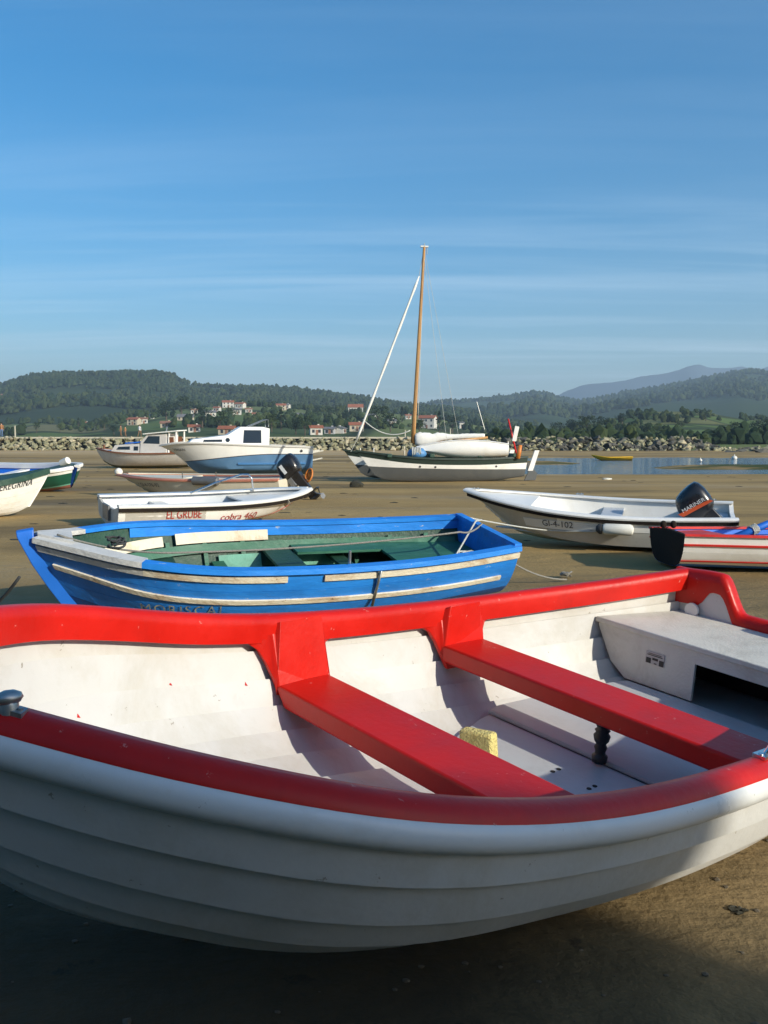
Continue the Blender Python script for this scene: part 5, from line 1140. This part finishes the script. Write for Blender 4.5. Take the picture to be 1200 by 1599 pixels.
for sd in (1, -1):
    side_pane(c1, [(2.95, .94), (2.95, 1.10), (3.55, 1.08), (3.66, .94)], y1_, side=sd, off=.008); side_pane(c1, [(2.52, .90), (2.52, 1.10), (2.75, 1.10), (2.75, .90)], y1_, side=sd, off=.008)
    side_pane(c2, [(1.40, 1.22), (1.40, 1.60), (1.98, 1.60), (2.26, 1.25)], y2_, side=sd, off=.008)
    for x in (.62, .98): MB().tube([(x, sd*.55, .74), (x-.06, sd*.5, 1.80)], .045, 6).build('roof_post', 'white_boat', gc)
    MB().box((.80, sd*.53, 1.15), (.22, .03, .8)).build('door_board', 'brown_timber', gc)
tp = MB(); tp.box((0, 0, .0), (.85, .9, .07), Matrix.Rotation(R(4), 4, 'Y')); o = tp.build('tarpaulin', 'bright_blue', None, bevel=.03); o.matrix_world = gcM @ Matrix.Translation((2.86, 0, 1.27)); tag(o, 'folded blue tarpaulin on the low cabin roof of the grey boat', 'tarpaulin')
MB().tube([(4.6, 0, .95), (4.6, 0, 1.15)], .05, 8).build('bollard', 'brown_timber', gc)
MB().tube([(1.2, .2, 1.80), (1.15, .2, 2.05)], .04, 8).build('lamp', 'dull_metal', gc)

# ---------------------------------------------------------------- the sailing catamaran
def cat_hull(): return Hull(5.75, [(0, .10), (.12, .30), (.35, .44), (.6, .44), (.8, .30), (.93, .11), (1, .02)], [(0, .80), (.35, .74), (.7, .80), (1, 1.02)], [(0, .16), (.2, .02), (.5, -.02), (.8, .02), (.93, .10), (1, .22)], theta=((0, 40), (.5, 52), (.8, 42), (1, 26)), rake=.62, rpow=.95, srake=.1)
catd = Vector((-.985, -.17, 0)).normalized(); bown = AT(556, 711, 28.9)
catM = boat_matrix(catd, Vector((bown.x, bown.y, 0))-catd*5.75)
cat = thing('sailing_catamaran', 'grounded catamaran with two slim hulls, wooden mast and furled white sail', 'sailing boat', matrix=catM)
CH = cat_hull(); SEP = -2.25        # the far hull lies to starboard
for dy_ in (0, SEP):
    he = bpy.data.objects.new('hull', None); link(he, cat); he.location = (0.12 if dy_ else 0, dy_, 0)
    def bv(d): return lambda u: CH.v_at(u, spl(CH.S, u)-d)
    CH.shell(he, [(lambda u: CH.v_at(u, .40+.12*u*u), 'cat_grey'), (bv(.19), 'white_boat'), (1., 'cat_dark')], .025, 36, 15, 'skin', inner='deep_green')
    CH.rail(he, [(-.04, -.01), (-.04, .03), (.025, .03), (.03, -.03), (.004, -.03)], 'cat_dark', 'gunwale')
    MB().prism(deckpoly(CH, .15, 5.4, .004, .02), (0, 0, -.03)).build('deck', 'rim_green', he)
    for u in (.65, .56, .20): MB().tube([CH.sf(u, .80, 1, -.01), CH.sf(u, .80, 1, .012)], .035, 10).build('porthole', 'letter_dark', he)
    MB().prism([(-.04, -.02, .30), (.10, -.02, .02), (-.30, -.02, .02), (-.36, -.02, .25), (-.22, -.02, .40), (-.20, -.02, .62), (.02, -.02, .62)], (0, .04, 0)).build('rudder_blade', 'cat_grey', he, bevel=.008)
    MB().prism([(-.02, -.028, .34), (-.20, -.028, .34), (-.42, -.028, 1.02), (-.26, -.028, 1.02)], (0, .056, 0)).build('rudder_head', 'white_boat', he, bevel=.008)
for x in (4.7, 3.3, 1.7, .5): MB().box((x, SEP/2, .86), (.16, 2.9, .12)).build('crossbeam', 'rim_green', cat, bevel=.02)
MB().box((2.5, SEP/2, .90), (1.6, 1.7, .05)).build('deck_platform', 'brown_timber', cat, bevel=.01)
Yc = 30.2
inv = catM.inverted()
def CA(px, py, Y=None): return inv @ AT(px, py, Y or Yc)
mb_, mt_ = CA(645, 692), CA(663, 385)
MB().tube([mb_.lerp(mt_, i/10) for i in range(11)], [.075-.003*i for i in range(11)], 12).build('mast', 'mast_wood', cat, smooth=True)
MB().box(mt_, (.26, .08, .05)).tube([mt_+Vector((-.09, 0, 0)), mt_+Vector((-.09, 0, -.25))], .015, 6).tube([mt_+Vector((0, 0, 0)), mt_+Vector((0, 0, .1))], .02, 6).build('masthead', 'dull_metal', cat)
MB().tube([CA(649, 668).lerp(CA(651, 660), 0), CA(649, 650)], .09, 10).build('mast_band', 'rope_dark', cat) if False else None
jt, jb = CA(655, 431), CA(557, 688)
MB().tube([jt.lerp(jb, i/16) for i in range(17)], [.018]+[.042+.008*math.sin(i*1.7) for i in range(1, 16)]+[.03], 8).build('furled_jib', 'sailcloth', cat, smooth=True)
def lineobj(name, a, b, r_=.008, m='rope_pale', sag=0.):
    P = []
    for i in range(13):
        t = i/12; q = a.lerp(b, t); q.z -= sag*4*t*(1-t); P.append(q)
    return MB().tube(P, r_, 5).build(name, m, cat, smooth=True)
lineobj('stay', jb, CA(548, 706)); lineobj('stay', mt_, jt, .010); lineobj('halyard', CA(653, 655), mt_, .010); lineobj('stay', CA(663, 390), CA(720, 700, 31.3), .006); lineobj('stay', CA(662, 395), CA(700, 705, 29.2), .006)
lineobj('sheet', CA(567, 655), CA(641, 672), .020, 'rope_pale', .30)
lineobj('bow_strut', CA(563, 713), CA(563, 700), .018, 'white_boat'); lineobj('bow_strut', CA(584, 713), CA(584, 700), .018, 'white_boat'); lineobj('bow_strut', CA(632, 712), CA(632, 697), .024, 'worn_white')
# furled mainsail on its boom
rg = random.Random(5); a, b = CA(648, 684), CA(757, 680); rings = []
for i in range(29):
    t = i/28; p = a.lerp(b, t); k = lerp(.27, .085, min(1, t*1.9)) if t < .8 else lerp(.085, .06, (t-.8)/.2)
    if t < .05: k = .20
    rings.append([p+Vector((0, math.cos(q)*k*.6*rg.uniform(.92, 1.1), math.sin(q)*k*rg.uniform(.88, 1.12)+(-.05 if t < .3 else 0))) for q in [2*math.pi*j/14 for j in range(14)]])
MB().sweep(rings).build('furled_mainsail', 'sailcloth', cat, smooth=True)
MB().tube([CA(645, 693), CA(700, 690), CA(762, 683)], .04, 8).build('boom', 'mast_wood', cat, smooth=True)
lineobj('topping_lift', CA(744, 625), CA(758, 674), .016, 'dull_metal')
ar = [CA(685+ (765-685)*i/12, 700-13*math.sin(math.pi*i/12)) for i in range(13)]
MB().tube(ar, .02, 6).build('hoop', 'chrome', cat)
# tender laid on deck
TD = Hull(3.0, [(0, .22), (.25, .31), (.55, .31), (.8, .19), (1, .02)], [(0, .24), (1, .28)], [(0, .05), (.5, 0), (1, .12)], theta=((0, 60), (.5, 62), (1, 35)), rake=.3)
tpos = AT(795, 712, 29.2)
tdM = boat_matrix((-1, -.05), (tpos.x, tpos.y, .90), heel=R(58), trim=R(2)) 
td = thing('white_tender', 'upturned white dinghy lying on the deck of the catamaran', 'dinghy', matrix=tdM @ Matrix.Translation((0, 0, -.0)))
TD.shell(td, [(1., 'white_boat')], .02, 26, 12); TD.transom(td, 'white_boat', .03, top=[(-.3, .3), (.3, .3)]); TD.rail(td, [(-.03, -.01), (-.03, .02), (.03, .02), (.03, -.02)], 'white_boat', 'gunwale'); TD.thwart(td, 1.3, .16, .2, .02, 'white_boat')
o = MB().prism([(-.07, -.02, 0), (.07, -.02, 0), (.09, -.02, .9), (-.05, -.02, .92)], (0, .04, 0)).build('white_board', 'white_boat', None, bevel=.01); p = AT(803, 689, 29.6); o.location = p; o.rotation_euler = (0, R(9), 0); o.scale = (1, 1, .55); tag(o, 'white board standing upright at the stern of the catamaran', 'board')
def pole(a, b, r_, m, name, label):
    mid = a; P = [Vector((0, 0, 0)), (b-a)*.5, b-a]; o = MB().tube(P, [r_, r_, r_*.8], 8).build(name, m, None, smooth=True); o.location = a; tag(o, label, 'pole'); return o
pole(AT(808, 714, 29.8), AT(794, 654, 29.8), .032, 'red_paint', 'red_pole', 'red pole leaning up from the stern of the catamaran')
pole(AT(809, 716, 29.5), AT(813, 695, 29.5), .075, 'orange_paint', 'orange_tube', 'short orange tube standing at the stern of the catamaran')
gear = MB(); rg = random.Random(8)
o = MB().ico((0, 0, .15), .26, 2, .12, (1.3, .8, .7)).build('blue_bundle', 'steel_blue', None, smooth=True); p = AT(652, 708, 29.3); o.location = (p.x, p.y, .78); tag(o, 'blue bundle tied at the foot of the mast', 'bundle')
o = MB().tube([Vector((0.03*i/4, .11*math.cos(i*.9), .14*math.sin(i*.9))) for i in range(40)], .022, 6).build('rope_coil', 'rope_pale', None, smooth=True); p = AT(643, 706, 29.2); o.location = (p.x, p.y, .98); tag(o, 'pale coil of rope hung beside the mast foot', 'rope')

# ---------------------------------------------------------------- small yellow dinghy on the water
YD = Hull(3.0, [(0, .45), (.4, .58), (.7, .48), (.9, .22), (1, .03)], [(0, .30), (.5, .26), (1, .42)], [(0, .03), (.5, 0), (.85, .05), (1, .2)], theta=((0, 60), (.5, 62), (1, 35)), rake=.3)
ydp = G(987, 719, -.1); ydM = boat_matrix((-1, .1), (ydp.x, ydp.y, -.12)); yd = thing('yellow_dinghy', 'small yellow dinghy afloat on the tidal channel', 'dinghy', matrix=ydM)
YD.shell(yd, [(1., 'yellow_paint')], .03, 24, 10, inner='yellow_paint'); YD.transom(yd, 'yellow_paint', .04, top=[(-.44, .3), (.44, .3)]); YD.rail(yd, [(-.05, -.01), (-.05, .03), (.03, .03), (.03, -.03)], 'yellow_paint', 'gunwale'); YD.thwart(yd, 1.4, .2, .25, .03, 'deep_green')
for px, py, r_, lb in ((1147, 717, .22, 'round white mooring buoy floating on the channel at the right'), (1094, 721, .12, 'tiny white buoy left of the larger one on the channel')):
    p = G(px, py, -.08); mb = MB(); mb.ico((0, 0, .1), r_, 2, 0, (1, 1, .85)); mb.tube([(0, 0, .1+r_*.7), (0, 0, .16+r_)], .04, 6); o = mb.build('mooring_buoy', 'fender_white', None, smooth=True); o.location = p; tag(o, lb, 'buoy')
p = G(948, 750, 0); o = MB().ico((0, 0, .04), .10, 2, .2, (1.6, .8, .5)).build('shell_debris', 'fender_white', None); o.location = p; tag(o, 'small white lump of litter on the mud by the channel', 'litter')

# ---------------------------------------------------------------- people on the breakwater
mat('skin', (.50, .30, .21), .6); mat('cloth_orange', (.30, .14, .06), .8); mat('cloth_blue', (.10, .16, .30), .8); mat('cloth_brown', (.22, .12, .06), .8); mat('cloth_white', (.72, .70, .68), .8); mat('hair', (.03, .02, .015), .7)
def person(p, h, top, legs, label, face=0., stride=.12):
    e = thing('person', label, 'person', p, (0, 0, face)); s_ = h/1.75
    J = {'pel': (0, 0, .95), 'chest': (0, .01, 1.28), 'neck': (0, .01, 1.47), 'kl': (.10, stride, .50), 'al': (.10, stride*.8, .07), 'tl': (.11, stride+.14, .03), 'kr': (-.10, -stride*.4, .50), 'ar': (-.10, -stride*1.6, .08), 'tr': (-.11, -stride*1.2, .03), 'hl': (.10, 0, .90), 'hr': (-.10, 0, .90), 'sl': (.19, 0, 1.42), 'sr': (-.19, 0, 1.42), 'el': (.25, -.06, 1.13), 'er': (-.25, .05, 1.13), 'wl': (.24, .05, .88), 'wr': (-.24, .16, .90), 'gl': (.235, .075, .79), 'gr': (-.235, .19, .81), 'head': (0, .03, 1.60), 'crown': (0, .02, 1.70)}
    rad = {'pel': .15, 'chest': .16, 'neck': .06, 'kl': .065, 'kr': .065, 'al': .045, 'ar': .045, 'tl': .04, 'tr': .04, 'hl': .095, 'hr': .095, 'sl': .07, 'sr': .07, 'el': .048, 'er': .048, 'wl': .034, 'wr': .034, 'gl': .035, 'gr': .035, 'head': .10, 'crown': .085}
    E_ = [('pel', 'chest'), ('chest', 'neck'), ('neck', 'head'), ('head', 'crown'), ('pel', 'hl'), ('pel', 'hr'), ('hl', 'kl'), ('kl', 'al'), ('al', 'tl'), ('hr', 'kr'), ('kr', 'ar'), ('ar', 'tr'), ('chest', 'sl'), ('chest', 'sr'), ('sl', 'el'), ('el', 'wl'), ('wl', 'gl'), ('sr', 'er'), ('er', 'wr'), ('wr', 'gr')]
    ks = list(J); me = bpy.data.meshes.new('body'); me.from_pydata([tuple(c*s_ for c in J[k]) for k in ks], [(ks.index(a), ks.index(b)) for a, b in E_], [])
    ob = bpy.data.objects.new('body', me); link(ob); sm = ob.modifiers.new('skin', 'SKIN'); 
    for i, k in enumerate(ks): me.skin_vertices[0].data[i].radius = (rad[k]*s_, rad[k]*s_*.85); me.skin_vertices[0].data[i].use_root = (k == 'pel')
    ss = ob.modifiers.new('sub', 'SUBSURF'); ss.levels = 1; ss.render_levels = 1
    bpy.context.view_layer.update(); bme = bpy.data.meshes.new_from_object(ob.evaluated_get(bpy.context.evaluated_depsgraph_get())); bpy.data.objects.remove(ob)
    for m in ('skin', top, legs): bme.materials.append(M[m])
    mi = []
    for f in bme.polygons:
        z = f.center.z/s_; x = abs(f.center.x)/s_
        mi.append(2 if (z < .93 and x < .20) else (0 if (z > 1.46 or (z < .92 and x >= .2)) else 1))
    bme.polygons.foreach_set('material_index', mi); bme.polygons.foreach_set('use_smooth', [True]*len(mi)); link(bpy.data.objects.new('body', bme), e)
    MB().ico((0, 0, 1.67*s_), .112*s_, 2, .03, (1, 1.05, .8)).build('hair', 'hair', e, smooth=True)
TOPZ = 1.985
def on_wall(px): t = az_px(px); y = WY+3.2; return (t*y*1.003, y, TOPZ)
person(on_wall(7), 2.0, 'cloth_orange', 'cloth_blue', 'person in orange top and blue trousers on the wall at the left edge', .6, .05)
person(on_wall(192), 1.66, 'cloth_brown', 'cloth_brown', 'person in brown clothes walking on the breakwater beside one in white', 1.5)
person(on_wall(199), 1.5, 'cloth_orange', 'cloth_brown', 'smaller person in tan walking close behind the brown clothed one', 1.5)
person(on_wall(221), 1.72, 'cloth_white', 'cloth_brown', 'person in a white shirt on the breakwater above the grey cabin boat', -.4, .2)
for px, h in ((28, 1.5), (703, 1.1), (633, .9)):
    x, y, z = on_wall(px); o = MB().box((0, 0, h/2), (.16, .16, h), taper=.8).box((0, 0, h+.03), (.2, .2, .06)).build('marker_post', 'coping', None, bevel=.01); o.location = (x, y, z); tag(o, {28: 'pale marker post on the wall near the left edge', 703: 'pale marker post on the wall right of the mast', 633: 'short pale post on the wall just left of the mast'}[px], 'post')

# ---------------------------------------------------------------- small things lying on the mud
mat('weed', (.035, .032, .018), .7, .3, 20, bump=.8); mat('pebble', (.13, .105, .07), .8, .3, 10)
sh = MB(); sh.sweep([[Vector((.5*.028*math.sin(R(20*k))*(1-.12*j)*math.cos(a), .04*math.sin(R(20*k))*math.sin(a)*(1-.12*j), .018*math.cos(R(20*k))-.003*j)) for a in [2*math.pi*i/14 for i in range(14)]] for j in (0,) for k in (0.5, 1.5, 3, 4.5)]); o = sh.build('sea_shell', 'fender_white', None, smooth=True); p = G(1066, 1376, 0); o.location = (p.x, p.y, ground_h(p.x, p.y)+.006); o.rotation_euler = (.2, .1, .5); tag(o, 'pale sea shell on the mud close under the hull', 'shell')
rg = random.Random(3); wm = MB()
for _ in range(9): wm.ico((rg.uniform(-.02, .02), rg.uniform(-.015, .015), .003), rg.uniform(.005, .010), 1, .3, (1.4, 1, .5))
o = wm.build('weed_clump', 'weed', None); p = G(1152, 1531, 0); o.location = (p.x, p.y, ground_h(p.x, p.y)); tag(o, 'small dark clump of weed on the mud at bottom right', 'weed')
pm = MB()
for _ in range(800):
    y = rg.uniform(.9, 7); x = rg.uniform(-.55*y-.5, .55*y+.5); s_ = rg.uniform(.002, .007)*rg.choice((1, 1, 1, 1.6)); pm.ico((x, y, ground_h(x, y)+s_*.2), s_, 1, .25, (1.3, 1, .6), rg)
tag(pm.build('pebbles', 'pebble', None), 'scatter of tiny pebbles and grit on the mud', 'pebbles', kind='stuff')
wd_ = MB()
for _ in range(260):
    y = rg.uniform(9, 60)**1.0; x = rg.uniform(-.5*y, .5*y); s_ = rg.uniform(.015, .045)*(1+y*.012)
    wd_.ico((x, y, ground_h(x, y)), s_, 1, .35, (2.4, 1, .35), rg)
tag(wd_.build('weed_litter', 'weed', None), 'dark tufts of weed littered over the flats', 'weed', kind='stuff')
for px, py, s_, lb in ((557, 761, .16, 'dark clod on the flats in front of the catamaran'),):
    p = G(px, py); o = MB().ico((0, 0, s_*.5), s_, 2, .2, (1.3, .8, .8)).build('mud_clod', 'weed', None); o.location = p; tag(o, lb, 'clod')
